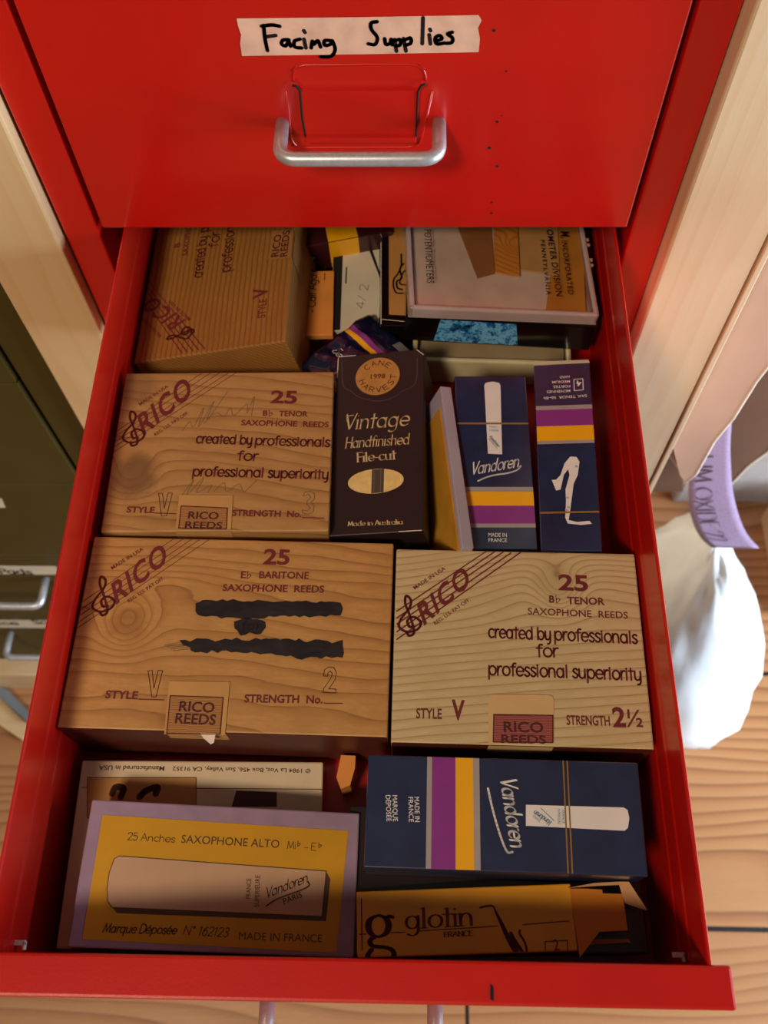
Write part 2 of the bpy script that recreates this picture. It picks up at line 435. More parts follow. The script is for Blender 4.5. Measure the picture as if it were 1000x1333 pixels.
REED_PRINT = plain('printed_reed', 'B99577', rough=0.6, var=0.06)
BROWN_INK = plain('brown_ink', '4E3216', rough=0.6)
GLOTIN = plain('orange_yellow_carton', 'E0980E', rough=0.4, var=0.10, vscale=35, coat=0.3)
GLOTIN_IN = plain('orange_carton_flap', 'CC7A10', rough=0.5, var=0.10, vscale=35)
KRAFT_IN = plain('bare_board', 'B98A5C', rough=0.8)
ORANGE = plain('orange_matchbook', 'D98A3E', rough=0.55, var=0.08)
PAPER = plain('off_white_paper', 'CFC4AC', rough=0.7, var=0.06)
TAN_LABEL = plain('tan_label', 'B98447', rough=0.5, var=0.08)
FOIL = plain('navy_foil', '0E1632', rough=0.16, coat=0.8, var=0.2, vscale=60, bump=0.35, bscale=90)
CARDBOARD = plain('cardboard', 'C29A82', rough=0.85, var=0.08, vscale=15)
CARDBOARD_DARK = plain('shaded_brown_cardboard', '5E3D28', rough=0.9, var=0.10, vscale=20)  # brown board, darkened so the colour holds the back panel's shade
TORN = plain('torn_edge', 'E6D6C6', rough=0.9)
SANDPAPER = plain('lilac_sandpaper', 'A88FB0', rough=0.95, var=0.14, vscale=500, bump=0.3, bscale=1500)
SAND_INK = plain('purple_grey_ink', '5A3A4A', rough=0.8)
BAG = plain('white_plastic', 'F2F6F8', rough=0.45, var=0.02, bump=0.2, bscale=14)
BAG_BLUE = plain('pale_blue_plastic', 'BFE3EE', rough=0.4, var=0.04)
GREY_BIN = plain('grey_plastic', 'A9A09C', rough=0.6)
METAL_BLUE = plain('grey_blue_steel', '8E9AA8', rough=0.4, metal=0.5)
MAPLE = lumber('pale_lumber', 'D9BA8C', 'CFA876', 'B98A58', 2)
MAPLE_RIGHT = lumber('pale_pine', 'DDC3A0', 'D2B086', 'BE935F', 2)
MAPLE_H = lumber('pale_lumber_board', 'D8BC92', 'CCA878', 'B98A58', 0)
PLASTER = plain('plaster', 'CFC2AE', rough=0.9)
STAMP = NT('engraved_stamp')
_v = STAMP.obj(); _w = STAMP.n('ShaderNodeTexWave'); _w.inputs['Scale'].default_value = 420; _w.inputs['Distortion'].default_value = 6; _w.inputs['Detail Scale'].default_value = 0.4
_w.bands_direction = 'Y'; STAMP.l(_v, _w.inputs['Vector'])
STAMP.l(STAMP.ramp(_w.outputs['Fac'], [(0.45, 'B07E46'), (0.75, '875430')]), STAMP.b.inputs['Base Color'])
STAMP_RED = NT('engraved_red_stamp')
_v = STAMP_RED.obj(); _w = STAMP_RED.n('ShaderNodeTexWave'); _w.inputs['Scale'].default_value = 420; _w.inputs['Distortion'].default_value = 6; _w.inputs['Detail Scale'].default_value = 0.4
_w.bands_direction = 'Y'; STAMP_RED.l(_v, _w.inputs['Vector'])
STAMP_RED.l(STAMP_RED.ramp(_w.outputs['Fac'], [(0.3, 'A0605A'), (0.7, '7C2A2A')]), STAMP_RED.b.inputs['Base Color'])
MARKER = NT('dried_marker')
_v = MARKER.obj(scale=(0.35, 1, 1)); MARKER.l(MARKER.ramp(MARKER.noise(_v, 160, 4, .7), [(0.35, '15131A'), (0.72, '2E2A2C')]), MARKER.b.inputs['Base Color']); MARKER.b.inputs['Roughness'].default_value = 0.45
CLEAR = NT('clear_plastic')
_t = CLEAR.n('ShaderNodeBsdfTransparent'); _t.inputs[0].default_value = (0.97, 0.94, 0.92, 1)
_g = CLEAR.n('ShaderNodeBsdfGlossy'); _g.inputs['Roughness'].default_value = 0.12
_f = CLEAR.n('ShaderNodeLayerWeight'); _f.inputs[0].default_value = 0.25
_x = CLEAR.n('ShaderNodeMixShader'); CLEAR.l(CLEAR.math('ADD', CLEAR.math('MULTIPLY', _f.outputs[1], 0.30), 0.03), _x.inputs[0]); CLEAR.l(_t.outputs[0], _x.inputs[1]); CLEAR.l(_g.outputs[0], _x.inputs[2])
CLEAR.l(_x.outputs[0], CLEAR.t.nodes['Material Output'].inputs[0]); CLEAR = CLEAR.m
RIM = plain('frosted_pink_plastic', 'D4BCB8', rough=0.2, coat=0.5, var=0.06); RIM.node_tree.nodes['Principled BSDF'].inputs['Transmission Weight'].default_value = 0.35
FROST = plain('frosted_lilac_plastic', 'B7ADC0', rough=0.35, var=0.05, coat=0.3); FROST.node_tree.nodes['Principled BSDF'].inputs['Transmission Weight'].default_value = 0.2
AMBER = plain('amber_plastic', 'C08A2C', rough=0.35, var=0.15, vscale=50, coat=0.4)
BRASSY = plain('yellowish_clear_plastic', 'C8BE94', rough=0.16, var=0.12, vscale=40, coat=0.5)
WINDOW_GLINT = NT('painted_window_reflection')  # blue swirls painting the window's reflection on the glossy box
_v = WINDOW_GLINT.obj(); _n = WINDOW_GLINT.noise(_v, 95, 6, .75)
WINDOW_GLINT.l(WINDOW_GLINT.ramp(_n, [(0.35, '06101E'), (0.45, '1468AC'), (0.53, '7CCBF6'), (0.61, '1468AC')]), WINDOW_GLINT.b.inputs['Base Color']); WINDOW_GLINT.b.inputs['Roughness'].default_value = 0.2
SHADED_FRONT = lumber('shaded_carton_front', '5A2418', '431A10', '32130C', 0, freq=400)  # dark red-brown grain, painting shade onto two cartons' front sides
STAMP, STAMP_RED, MARKER, WINDOW_GLINT = STAMP.m, STAMP_RED.m, MARKER.m, WINDOW_GLINT.m

# ------------------------------------------------------------------ the room
FZ = -0.80
bm = bmesh.new(); add_box(bm, (-3, -2.2, FZ - 0.05), (3, 1.2, FZ)); tag(link('floor', bm, floor_planks('pine_planks', 0.0102, 0.3031)), kind='structure')
bm = bmesh.new(); add_box(bm, (-3, 1.15, FZ), (3, 1.2, 1.9)); tag(link('wall_back', bm, PLASTER), kind='structure')

# ------------------------------------------------------------------ red cabinet
DX = 0.0024                                                   # the open drawer hangs a little to the right
cab = thing('metal_cabinet', 'red metal drawer cabinet with one drawer pulled open', 'cabinet', (0, 0.2, FZ))
def rel(o, root=cab):
    o.location = -root.location; return o
bm = bmesh.new()
for s, a, b in ((-1, 0.1432, 0.1625), (1, 0.1432, 0.1612)):
    x0, x1 = sorted((s * a, s * b))
    add_box(bm, (x0, 0, FZ + .005), (x1, 0.022, 0.46), 0.0012)
    add_box(bm, (x1 - .0015 if s > 0 else x0, 0.02, FZ + .005), (x1 if s > 0 else x0 + .0015, 0.42, 0.46))
add_box(bm, (-0.1615, 0.418, FZ + .005), (0.160, 0.42, 0.46))
add_box(bm, (-0.1615, 0.0, 0.44), (0.160, 0.42, 0.46), 0.001)
add_box(bm, (-0.1432, 0.0, FZ + .005), (0.1432, 0.02, -0.150))
rel(link('cabinet_body', bm, RED, cab))

# the closed drawer above
FH = 0.134
bm = bmesh.new(); add_box(bm, (-0.140, -0.0012, 0.0), (0.140, 0.016, FH), 0.0009)
add_box(bm, (-0.134, 0.016, 0.006), (0.134, 0.36, 0.12))
closed = rel(link('drawer', bm, RED, cab))
HANDLE_Z = 0.0675
def make_handle(name, parent, x0, x1, y, z, out=0.024, r=0.0033):
    bm = bmesh.new()
    p = fillet([(x0, y + .002, z), (x0, y - out, z), (x1, y - out, z), (x1, y + .002, z)], 0.0085, 7)
    add_tube(bm, p, r, 14)
    return link(name, bm, STEEL, parent)
make_handle('handle', closed, -0.0352, 0.0382, -0.0012, HANDLE_Z)
# label holder pressed into the front, with its ledge and the two slits
bm = bmesh.new()
hp = [(-0.0257, 0.0000, 0.0857), (-0.0248, 0.0000, 0.0598), (0.0277, 0.0000, 0.0601), (0.0286, 0.0000, 0.0861)]
add_prism(bm, [(p[0], -0.0030, p[2]) for p in hp], (0, 0.0020, 0))
a, b = (-0.0251, 0.0000, 0.0595), (0.0277, 0.0000, 0.0598)
add_box(bm, (a[0], -0.0052, a[2] - .0006), (b[0], -0.0012, a[2] + 0.0022), 0.0005)
ring = [(-0.0276, 0.0000, 0.0898), (-0.0276, 0.0000, 0.0951), (-0.0245, 0.0000, 0.0978), (0.0029, 0.0000, 0.0981), (0.0279, 0.0000, 0.0980), (0.0312, 0.0000, 0.0951), (0.0316, 0.0000, 0.0899)]
add_tube(bm, [(p[0], -0.0010, p[2]) for p in fillet(ring, 0.004, 4)], 0.0007, 8)
ring = [(-0.0314, 0.0000, 0.0851), (-0.0322, 0.0000, 0.0553), (-0.0280, 0.0000, 0.0529), (0.0250, 0.0000, 0.0531), (0.0294, 0.0000, 0.0540), (0.0348, 0.0000, 0.0847)]
add_tube(bm, [(p[0], -0.0010, p[2]) for p in fillet(ring, 0.004, 4)], 0.0007, 8)
link('label_holder', bm, RED, closed)
for path in ([(-0.0282, 0.0000, 0.0891), (-0.0266, 0.0000, 0.0890), (-0.0250, 0.0000, 0.0864), (-0.0254, 0.0000, 0.0724), (-0.0248, 0.0000, 0.0606)], [(0.0316, -0.0000, 0.0895), (0.0295, 0.0000, 0.0888), (0.0281, 0.0000, 0.0858), (0.0278, 0.0000, 0.0722), (0.0276, 0.0000, 0.0607)]):
    bm = bmesh.new(); add_tube(bm, [(p[0], -0.0031, p[2]) for p in path], 0.00055, 6)
    link('holder_slit', bm, DARK_GAP, closed)
# masking tape label
def front_print(z_y, mats):
    pr = Print(0, mats); pr.warp = lambda p, l: Vector((p[0], z_y - 0.00008 * (l + 1), p[1])); return pr
f2 = lambda p: (p[0], p[2])
tp = front_print(-0.0012, {'tape': TAPE, 'ink': INK})
edge = [(-0.0483, 0.0000, 0.1202), (0.0038, 0.0000, 0.1204), (0.0528, 0.0000, 0.1210), (0.0543, 0.0000, 0.1187), (0.0530, 0.0000, 0.1152), (0.0542, 0.0000, 0.1103), (0.0541, 0.0000, 0.1039), (0.0031, 0.0000, 0.1032), (-0.0488, 0.0000, 0.1027), (-0.0487, 0.0000, 0.1085), (-0.0476, 0.0000, 0.1128), (-0.0483, 0.0000, 0.1170)]
tp.poly([f2(p) for p in edge], 'tape', 1)
for pts in ([(-0.0374, 0.0000, 0.1170), (-0.0376, 0.0000, 0.1109), (-0.0373, 0.0000, 0.1052)], [(-0.0383, 0.0000, 0.1167), (-0.0338, 0.0000, 0.1172), (-0.0306, 0.0000, 0.1166)], [(-0.0376, 0.0000, 0.1117), (-0.0328, 0.0000, 0.1124)],
            [(-0.0274, 0.0000, 0.1103), (-0.0299, 0.0000, 0.1102), (-0.0308, 0.0000, 0.1084), (-0.0292, 0.0000, 0.1074), (-0.0276, 0.0000, 0.1094), (-0.0270, 0.0000, 0.1072)], [(-0.0226, 0.0000, 0.1106), (-0.0251, 0.0000, 0.1096), (-0.0252, 0.0000, 0.1069), (-0.0223, 0.0000, 0.1064)],
            [(-0.0209, 0.0000, 0.1106), (-0.0205, 0.0000, 0.1064)], [(-0.0206, 0.0000, 0.1145), (-0.0202, 0.0000, 0.1137)], [(-0.0182, 0.0000, 0.1064), (-0.0174, 0.0000, 0.1096), (-0.0170, 0.0000, 0.1081), (-0.0150, 0.0000, 0.1098), (-0.0141, 0.0000, 0.1068)],
            [(-0.0095, 0.0000, 0.1098), (-0.0121, 0.0000, 0.1098), (-0.0122, 0.0000, 0.1076), (-0.0097, -0.0000, 0.1081), (-0.0089, 0.0000, 0.1098), (-0.0079, 0.0000, 0.1056), (-0.0100, 0.0000, 0.1023), (-0.0146, 0.0000, 0.1021)],
            [(0.0106, 0.0000, 0.1184), (0.0081, 0.0000, 0.1178), (0.0081, 0.0000, 0.1149), (0.0105, -0.0000, 0.1111), (0.0094, 0.0000, 0.1079), (0.0065, 0.0000, 0.1082)], [(0.0136, 0.0000, 0.1106), (0.0141, 0.0000, 0.1079), (0.0159, 0.0000, 0.1084), (0.0164, 0.0000, 0.1103), (0.0168, 0.0000, 0.1076)],
            [(0.0179, 0.0000, 0.1102), (0.0186, 0.0000, 0.1046)], [(0.0179, 0.0000, 0.1096), (0.0202, 0.0000, 0.1101), (0.0202, 0.0000, 0.1076), (0.0181, 0.0000, 0.1071)], [(0.0217, 0.0000, 0.1106), (0.0227, 0.0000, 0.1046)], [(0.0219, 0.0000, 0.1098), (0.0246, 0.0000, 0.1108), (0.0247, 0.0000, 0.1083), (0.0222, 0.0000, 0.1074)],
            [(0.0298, 0.0000, 0.1200), (0.0297, 0.0000, 0.1081)], [(0.0326, 0.0000, 0.1123), (0.0332, 0.0000, 0.1080)], [(0.0328, 0.0000, 0.1148), (0.0331, 0.0000, 0.1141)], [(0.0353, 0.0000, 0.1092), (0.0380, 0.0000, 0.1104), (0.0369, 0.0000, 0.1119), (0.0352, 0.0000, 0.1107), (0.0359, 0.0000, 0.1080), (0.0394, 0.0000, 0.1084)],
            [(0.0423, 0.0000, 0.1134), (0.0404, 0.0000, 0.1126), (0.0425, 0.0000, 0.1107), (0.0423, 0.0000, 0.1086), (0.0399, 0.0000, 0.1082)]):
    tp.curve([f2(p) for p in pts], 0.0017, 'ink', 2)
o = tp.build('tape_label', closed); o['label'] = 'masking tape label with black handwriting'
for p, r in (((0.0598, 0.0000, 0.1140), .0008), ((0.0669, 0.0000, 0.0945), .0005), ((0.0671, 0.0000, 0.0711), .0004), ((0.0653, 0.0000, 0.0677), .0008), ((0.0629, 0.0000, 0.0527), .0009), ((0.0676, -0.0000, 0.0415), .0008), ((0.0669, 0.0000, 0.0181), .0007), ((0.0675, 0.0000, 0.0107), .0008)):
    sp = front_print(-0.0012, {'ink': DARK_GAP}); sp.ellipse(f2(p), r, r * .9, 'ink', 1, 10); sp.build('ink_speck', closed)

# the pulled-out drawer
D = 0.3519
bm = bmesh.new()
TZ = -0.0047; BZ = -0.085; WB = 0.1333
prof = [(0, TZ - .001), (0.0005, TZ), (0.0012, TZ), (0.0016, TZ - .001), (0.0016, -0.0245), (0.0020, -0.0262), (0.0020, -0.028), (0.0016, -0.0295), (0.0016, -0.040), (0.0020, -0.0415), (0.0020, -0.0435), (0.0016, -0.045), (0.0016, BZ), (0, BZ)]
for s in (-1, 1):
    add_prism(bm, [(DX + s * (WB - x), 0.10, z) for x, z in prof], (0, -0.10 - D, 0))
add_box(bm, (DX - WB, -D, BZ - .0015), (DX + WB, 0.10, BZ))
add_box(bm, (DX - WB, 0.0985, BZ), (DX + WB, 0.10, TZ - .02))
add_box(bm, (DX - 0.140, -D - 0.0145, TZ - FH), (DX + 0.140, -D, TZ), 0.0012)
opened = rel(link('drawer', bm, RED, cab))
make_handle('handle', opened, DX - 0.0352, DX + 0.0352, -D - 0.0145, TZ - FH + HANDLE_Z)
for s in (-1, 1):
    x = DX + s * (WB - 0.004); bm = bmesh.new()
    add_box(bm, (x - .0030, -D + 0.0030, -0.033), (x + .0018, -D + 0.0050, -0.0315), .0003)
    add_box(bm, (x + .0008, -D + 0.0015, -0.034), (x + .0018, -D + 0.0045, -0.0315), .0003)
    link('corner_tab', bm, WHITE, opened)['label'] = 'small white metal tab in the front corner'
bm = bmesh.new(); q = (0.0558, -0.3623, -0.0047)
add_prism(bm, [(q[0] - .0006, q[1] - .002, TZ + .00015), (q[0] + .0007, q[1] - .0025, TZ + .00015), (q[0] + .0008, q[1] + .002, TZ + .00015), (q[0] - .0004, q[1] + .003, TZ + .00015)], (0, 0, .00005))
link('paint_chip', bm, DARK_GAP, opened)

# ------------------------------------------------------------------ lumber posts either side
bm = bmesh.new(); add_box(bm, (-0.2092, -0.007, FZ), (-0.1640, 0.24, 0.62), 0.0015)
tag(link('wooden_post', bm, MAPLE), 'pale wooden post between the green cabinet and the red cabinet', 'post')
bm = bmesh.new(); add_box(bm, (0.1618, -0.012, FZ), (0.2105, 0.24, 0.62), 0.0015)
tag(link('wooden_post', bm, MAPLE_RIGHT), 'pale wooden post right of the red cabinet, beside the cardboard box', 'post')
bm = bmesh.new(); add_box(bm, (0.2113, -0.013, FZ), (0.2155, 0.24, 0.62), 0.0008)
tag(link('plywood_strip', bm, MAPLE_RIGHT), 'thin pale wooden strip standing edge-on against the right post', 'board')

# ------------------------------------------------------------------ olive cabinet on the left
grn = thing('metal_cabinet', 'dark olive green metal drawer cabinet left of the wooden post', 'cabinet', (-0.42, 0.2, -0.74))
gx = -0.2120
bm = bmesh.new()
add_box(bm, (-0.2365, 0, -0.738), (gx, 0.03, 0.46), 0.001); add_box(bm, (-0.66, 0, -0.738), (-0.630, 0.03, 0.46), 0.001)
add_box(bm, (-0.66, 0.03, -0.738), (gx, 0.42, 0.46))
rel(link('cabinet_body', bm, GREEN, grn), grn)
zs = [0.2, 0.0, -0.1425, -0.2835, -0.4212, -0.570, -0.735]
for i, (za, zb) in enumerate(zip(zs, zs[1:])):
    bm = bmesh.new(); add_box(bm, (-0.628, -0.002, zb + .0008), (-0.2395, 0.028, za - .0008), 0.001)
    d = rel(link('drawer', bm, GREEN, grn), grn)
    if i >= 4:
        zt = za
        l0, l1 = ((-0.56, (-0.3151, 0.0000, -0.4564)[0]), (-0.56, (-0.3703, 0.0000, -0.6067)[0]))[i - 4]
        zl0, zl1 = ((-0.4660, -0.4460), (-0.6195, -0.5950))[i - 4]
        pr = front_print(-0.002, {'tape': PAPER, 'ink': INK})
        pr.poly([(l0, zl0), (l1, zl0 - .001), (l1 - .002, zl0 + .008), (l1, zl1), (l0, zl1)], 'tape', 1)
        if i == 4: pr.hand('Pads', f2((-0.3756, -0.0000, -0.4651)), f2((-0.3453, 0.0000, -0.4664)), 'ink', 0.012, w=.0022)
        else: pr.hand('ice', f2((-0.4331, 0.0000, -0.6108)), f2((-0.4118, 0.0000, -0.6103)), 'ink', 0.012, w=.0022); pr.hand('So', f2((-0.3932, 0.0000, -0.6073)), f2((-0.3774, 0.0000, -0.6069)), 'ink', .012, w=.0022)
        pr.build('tape_label', d)
        hx1 = (-0.3355, -0.3500)[i - 4]
        make_handle('handle', d, hx1 - 0.082, hx1, -0.002, (-0.4760, -0.6360)[i - 4], 0.030, 0.0038)
    elif i == 3:
        pr = front_print(-0.002, {'tape': PAPER})
        pr.poly([(-0.3352, 0.0000, -0.3064)[::2], (-0.3142, 0.0000, -0.3075)[::2], (-0.3174, 0.0000, -0.3241)[::2], (-0.3427, 0.0000, -0.3244)[::2]], 'tape', 1)
        pr.build('tape_label', d)
bm = bmesh.new(); add_box(bm, (-0.70, -0.02, FZ), (gx + .001, 0.40, -0.742), 0.002)
tag(link('wooden_plinth', bm, MAPLE_H), 'pale wooden board under the olive green cabinet', 'board')
bm = bmesh.new()
add_prism(bm, [(-0.5666, -0.0059, -0.7950), (-0.4998, -0.0338, -0.7950), (-0.4567, -0.0692, -0.7950), (-0.4588, -0.0888, -0.7950), (-0.4923, -0.0697, -0.7950), (-0.5583, -0.0416, -0.7950)], (0, 0, -0.0045))
tag(link('wooden_offcut', bm, MAPLE_H), 'pale wooden offcut lying on the floor beside the open drawer', 'wood')
bm = bmesh.new()
add_prism(bm, [(-0.5424, -0.0098, -0.7880), (-0.4910, -0.0246, -0.7880), (-0.4526, -0.0572, -0.7880), (-0.4546, -0.0671, -0.7880), (-0.4966, -0.0358, -0.7880), (-0.5401, -0.0201, -0.7880)], (0, 0, -0.0065))
tag(link('metal_strip', bm, METAL_BLUE), 'grey-blue metal strip lying on the wooden offcut on the floor', 'metal strip')

# ------------------------------------------------------------------ wood-grain reed boxes
RM = {'maroon': MAROON, 'dark': MAROON_DARK, 'sticker': STICKER, 'stamp': STAMP, 'pencil': PENCIL, 'marker': MARKER, 'black': INK}
CLEF = [(.30, .10), (.34, .0), (.48, .02), (.52, .16), (.46, .55), (.40, .80), (.46, 1.0), (.58, .88), (.50, .68), (.22, .46), (.10, .26), (.30, .10), (.62, .12), (.76, .28), (.58, .44), (.38, .38), (.40, .22), (.54, .20)]
def logo(pr, L, Rr, rico, made, reg, clef, ink='maroon'):
    for a, b in zip(L, Rr): pr.line(a, b, .0007, ink, 1)
    pr.text('RICO', rico[0], rico[1], ink, p2=rico[2], bold=0.022, space=1.12)
    pr.text('MADE IN USA', made[0], made[1], ink, .0020, bold=0.008)
    pr.text('REG. U.S. PAT OFF.', reg[0], reg[1], ink, .0019, bold=0.008)
    (bx0, by0), (tx, ty) = clef                                # foot and top of the clef
    u = Vector((tx - bx0, ty - by0)); v = Vector((u.y, -u.x))
    pr.curve([(bx0 + u.x * y + v.x * (x - .45) * .8, by0 + u.y * y + v.y * (x - .45) * .8) for x, y in CLEF], .0012, ink, 2)
def outline_digit(pr, pts, m='dark'): pr.outline(pts, .0003, m, 2)

# -- E flat baritone
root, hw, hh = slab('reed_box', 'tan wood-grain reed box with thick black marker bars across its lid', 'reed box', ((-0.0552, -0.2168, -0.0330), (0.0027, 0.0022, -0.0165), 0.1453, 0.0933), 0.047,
    grain_print('baritone_wood', 'C08F52', 'A5753E', '84582B', 135, [((-0.04914, 0.00378) + (.011, .014, 4.0)), ((-0.03789, 0.02048) + (.04, .012, -2.2))], 0.03, 0.5, sharp=.88, spots=[((-0.04901, 0.00293) + (.010, .010, .45, '7E4E22'))]), front=SHADED_FRONT)
pr = Print(0.047, RM, (hw, hh))
logo(pr, [(-0.07436, 0.01210), (-0.07405, 0.00831), (-0.07461, 0.00537), (-0.07428, 0.00197), (-0.07423, -0.00084)], [(-0.03347, 0.04754), (-0.02895, 0.04765), (-0.02458, 0.04759), (-0.02067, 0.04723), (-0.01619, 0.04762)],
     ((-0.05595, 0.01175), (-0.03477, 0.03461), (-0.06025, 0.02205)), ((-0.06074, 0.02917), (-0.04737, 0.03979)), ((-0.05011, 0.01259), (-0.03504, 0.02515)), ((-0.06008, 0.00660), (-0.06575, 0.02537)))
pr.text('25', (0.01067, 0.03422), (0.02324, 0.03401), 'maroon', .0079, bold=.028)
pr.text('E', (0.00090, 0.02646), (0.00336, 0.02653), 'maroon', .0036, bold=.02); pr.hand('♭', (0.00405, 0.02619), (0.00569, 0.02624), 'maroon', .0040, w=.0003)
pr.text('BARITONE', (0.00958, 0.02669), (0.03313, 0.02697), 'maroon', .0036, bold=.02)
pr.text('SAXOPHONE  REEDS', (-0.00703, 0.01974), (0.04076, 0.02016), 'maroon', .0036, bold=.02)
pr.text('STYLE', (-0.05362, -0.03288), (-0.03903, -0.03293), 'maroon', .0036, bold=.026); pr.line((-0.03841, -0.03291), (-0.02727, -0.03290), .0005, 'maroon')
pr.text('STRENGTH  No.', (0.00868, -0.03294), (0.04348, -0.03240), 'maroon', .0036, bold=.026); pr.line((0.04425, -0.03237), (0.05220, -0.03214), .0005, 'maroon')
pr.text('for', (0.00425, 0.00070), (0.01332, 0.00095), 'black', .0048, bold=.01, layer=4)
outline_digit(pr, [(-0.03621, -0.01983), (-0.03436, -0.01962), (-0.03237, -0.02770), (-0.03170, -0.01954), (-0.02964, -0.01964), (-0.03084, -0.03175), (-0.03269, -0.03180)])
outline_digit(pr, [(0.04315, -0.01996), (0.04329, -0.01724), (0.04507, -0.01574), (0.04758, -0.01599), (0.04880, -0.01836), (0.04823, -0.02189), (0.04583, -0.02576), (0.04892, -0.02582), (0.04918, -0.02755), (0.04333, -0.02756), (0.04352, -0.02582), (0.04647, -0.02098), (0.04696, -0.01874), (0.04596, -0.01764), (0.04492, -0.01847), (0.04502, -0.02007)])
def ragged(pr, pts, m, layer, amp=.0007, n=7):
    out = []
    for a, b in zip(pts, pts[1:] + pts[:1]):
        L = max(2, int((Vector(b) - Vector(a)).length / .0022))
        for k in range(L):
            q = lerp(a, b, k / L); out.append((q[0] + random.uniform(-amp, amp) * .6, q[1] + random.uniform(-amp, amp)))
    pr.poly(out, m, layer)
ragged(pr, [(-0.01868, 0.01369), (-0.01591, 0.01497), (0.01488, 0.01529), (0.04847, 0.01551), (0.04993, 0.01246), (0.04917, 0.00869), (0.01880, 0.00752), (0.00609, 0.00615), (-0.01572, 0.00691), (-0.01817, 0.00974)], 'marker', 3)
ragged(pr, [(0.00057, 0.00515), (0.00604, 0.00666), (0.01348, 0.00601), (0.01512, 0.00218), (0.01316, -0.00072), (0.00366, -0.00132), (0.00055, 0.00093)], 'marker', 3)
ragged(pr, [(-0.02354, -0.00558), (-0.01191, -0.00442), (0.01978, -0.00354), (0.05080, -0.00366), (0.05151, -0.01086), (0.03937, -0.01218), (0.02834, -0.01152), (0.01407, -0.01029), (-0.01753, -0.01019), (-0.02036, -0.00797)], 'marker', 3, .0010)
for k in range(5): pr.line(lerp((-0.03027, -0.00759), (-0.02626, -0.01011), k / 4), lerp((-0.02209, -0.00570), (-0.01770, -0.00888), k / 4), .0003, 'pencil')
pr.build('lid_printing', root)
def seal(root, t, pts, stamp_pts, words, wall=None, stamp='stamp', paper=STICKER, ink=MAROON_DARK):
    pr = Print(t + .0003, {'sticker': paper, 'stamp': STAMP if stamp == 'stamp' else STAMP_RED, 'dark': ink})
    pr.poly(pts, 'sticker', 2); pr.poly(stamp_pts, 'stamp', 3); pr.outline(stamp_pts, .0005, 'dark', 4)
    for w, a, b, h in words: pr.text(w, a, b, 'dark', h, bold=.02, layer=5)
    if wall:
        x0, x1, y, dz = wall
        f = pr.bm.faces.new([pr.bm.verts.new(v) for v in ((x0, y, t + .0004), (x1, y, t + .0004), (x1, y, t - dz), (x0, y, t - dz))]); f.material_index = 0
    return pr.build('seal_sticker', root)
seal(root, .047, [(-0.02584, -0.02434), (0.00139, -0.02403), (0.00190, -0.04785), (-0.02477, -0.04819)], [(-0.02443, -0.03109), (-0.00075, -0.03119), (-0.00027, -0.04746), (-0.02360, -0.04785)],
     [('RICO', (-0.01980, -0.03781), (-0.00410, -0.03812), .0046), ('REEDS', (-0.02074, -0.04321), (-0.00286, -0.04345), .0046)], ((-0.02477, -0.04819)[0], (0.00190, -0.04785)[0], -hh - .0002, .012))
bm = bmesh.new(); q0, q1 = (-0.00879, -0.04847), (-0.00224, -0.04872)
add_prism(bm, [(q0[0], -hh - .0006, .0475), (q1[0], -hh - .0006, .0475), (q1[0] - .001, -hh - .0035, .0440), (q0[0] + .004, -hh - .0040, .0425), (q0[0] + .001, -hh - .0020, .0455)], (0, -.0003, .0003))
link('torn_paper', bm, TORN, root)

# -- B flat tenor 2 1/2, pale
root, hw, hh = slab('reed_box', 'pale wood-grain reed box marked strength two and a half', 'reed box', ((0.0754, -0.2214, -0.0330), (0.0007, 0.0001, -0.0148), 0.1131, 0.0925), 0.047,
    grain_print('pale_wood', 'CBB68E', 'BAA274', '8A7048', 255, [((0.01989, 0.02814) + (.010, .012, 5.0)), ((0.02541, 0.02975) + (.045, .02, -3.2))], -0.10, 0.20, sharp=.82, spots=[((0.01869, 0.03107) + (.012, .012, .25, '9C8458'))]), front=SHADED_FRONT)
pr = Print(0.047, RM, (hw, hh))
logo(pr, [(-0.05563, 0.01427), (-0.05541, 0.01104), (-0.05533, 0.00805), (-0.05524, 0.00430), (-0.05514, 0.00066)], [(-0.01357, 0.04598), (-0.00976, 0.04568), (-0.00581, 0.04555), (-0.00201, 0.04525), (0.00250, 0.04559)],
     ((-0.04287, 0.00780), (-0.02105, 0.02922), (-0.04637, 0.01760)), ((-0.04731, 0.02518), (-0.03287, 0.03595)), ((-0.03765, 0.00793), (-0.02135, 0.02040)), ((-0.04813, 0.00287), (-0.05161, 0.02199)))
pr.text('25', (0.01955, 0.02696), (0.03332, 0.02656), 'maroon', .0079, bold=.03)
pr.text('B', (0.01490, 0.02042), (0.01731, 0.02034), 'maroon', .0036, bold=.026); pr.hand('♭', (0.01825, 0.02021), (0.02000, 0.02026), 'maroon', .0040, w=.0003)
pr.text('TENOR', (0.02320, 0.01990), (0.04049, 0.01975), 'maroon', .0036, bold=.026)
pr.text('SAXOPHONE  REEDS', (0.00483, 0.01427), (0.05050, 0.01327), 'maroon', .0034, bold=.010)
KW = .00085
pr.hand('created by', (-0.01336, 0.00263), (0.01452, 0.00208), 'maroon', .0057, w=KW, xh=.73); pr.hand('professionals', (0.01663, 0.00214), (0.05365, 0.00142), 'maroon', .0057, w=KW, xh=.73)
pr.hand('for', (0.00810, -0.00595), (0.01778, -0.00584), 'maroon', .0057, w=KW, xh=.73)
pr.hand('professional', (-0.01358, -0.01494), (0.02089, -0.01537), 'maroon', .0057, w=KW, xh=.73); pr.hand('superiority', (0.02373, -0.01530), (0.05359, -0.01585), 'maroon', .0057, w=KW, xh=.73)
pr.text('STYLE', (-0.04582, -0.03543), (-0.03460, -0.03538), 'maroon', .0046, bold=.015); pr.text('V', (-0.03039, -0.03540), (-0.02467, -0.03550), 'maroon', .0088, bold=.03)
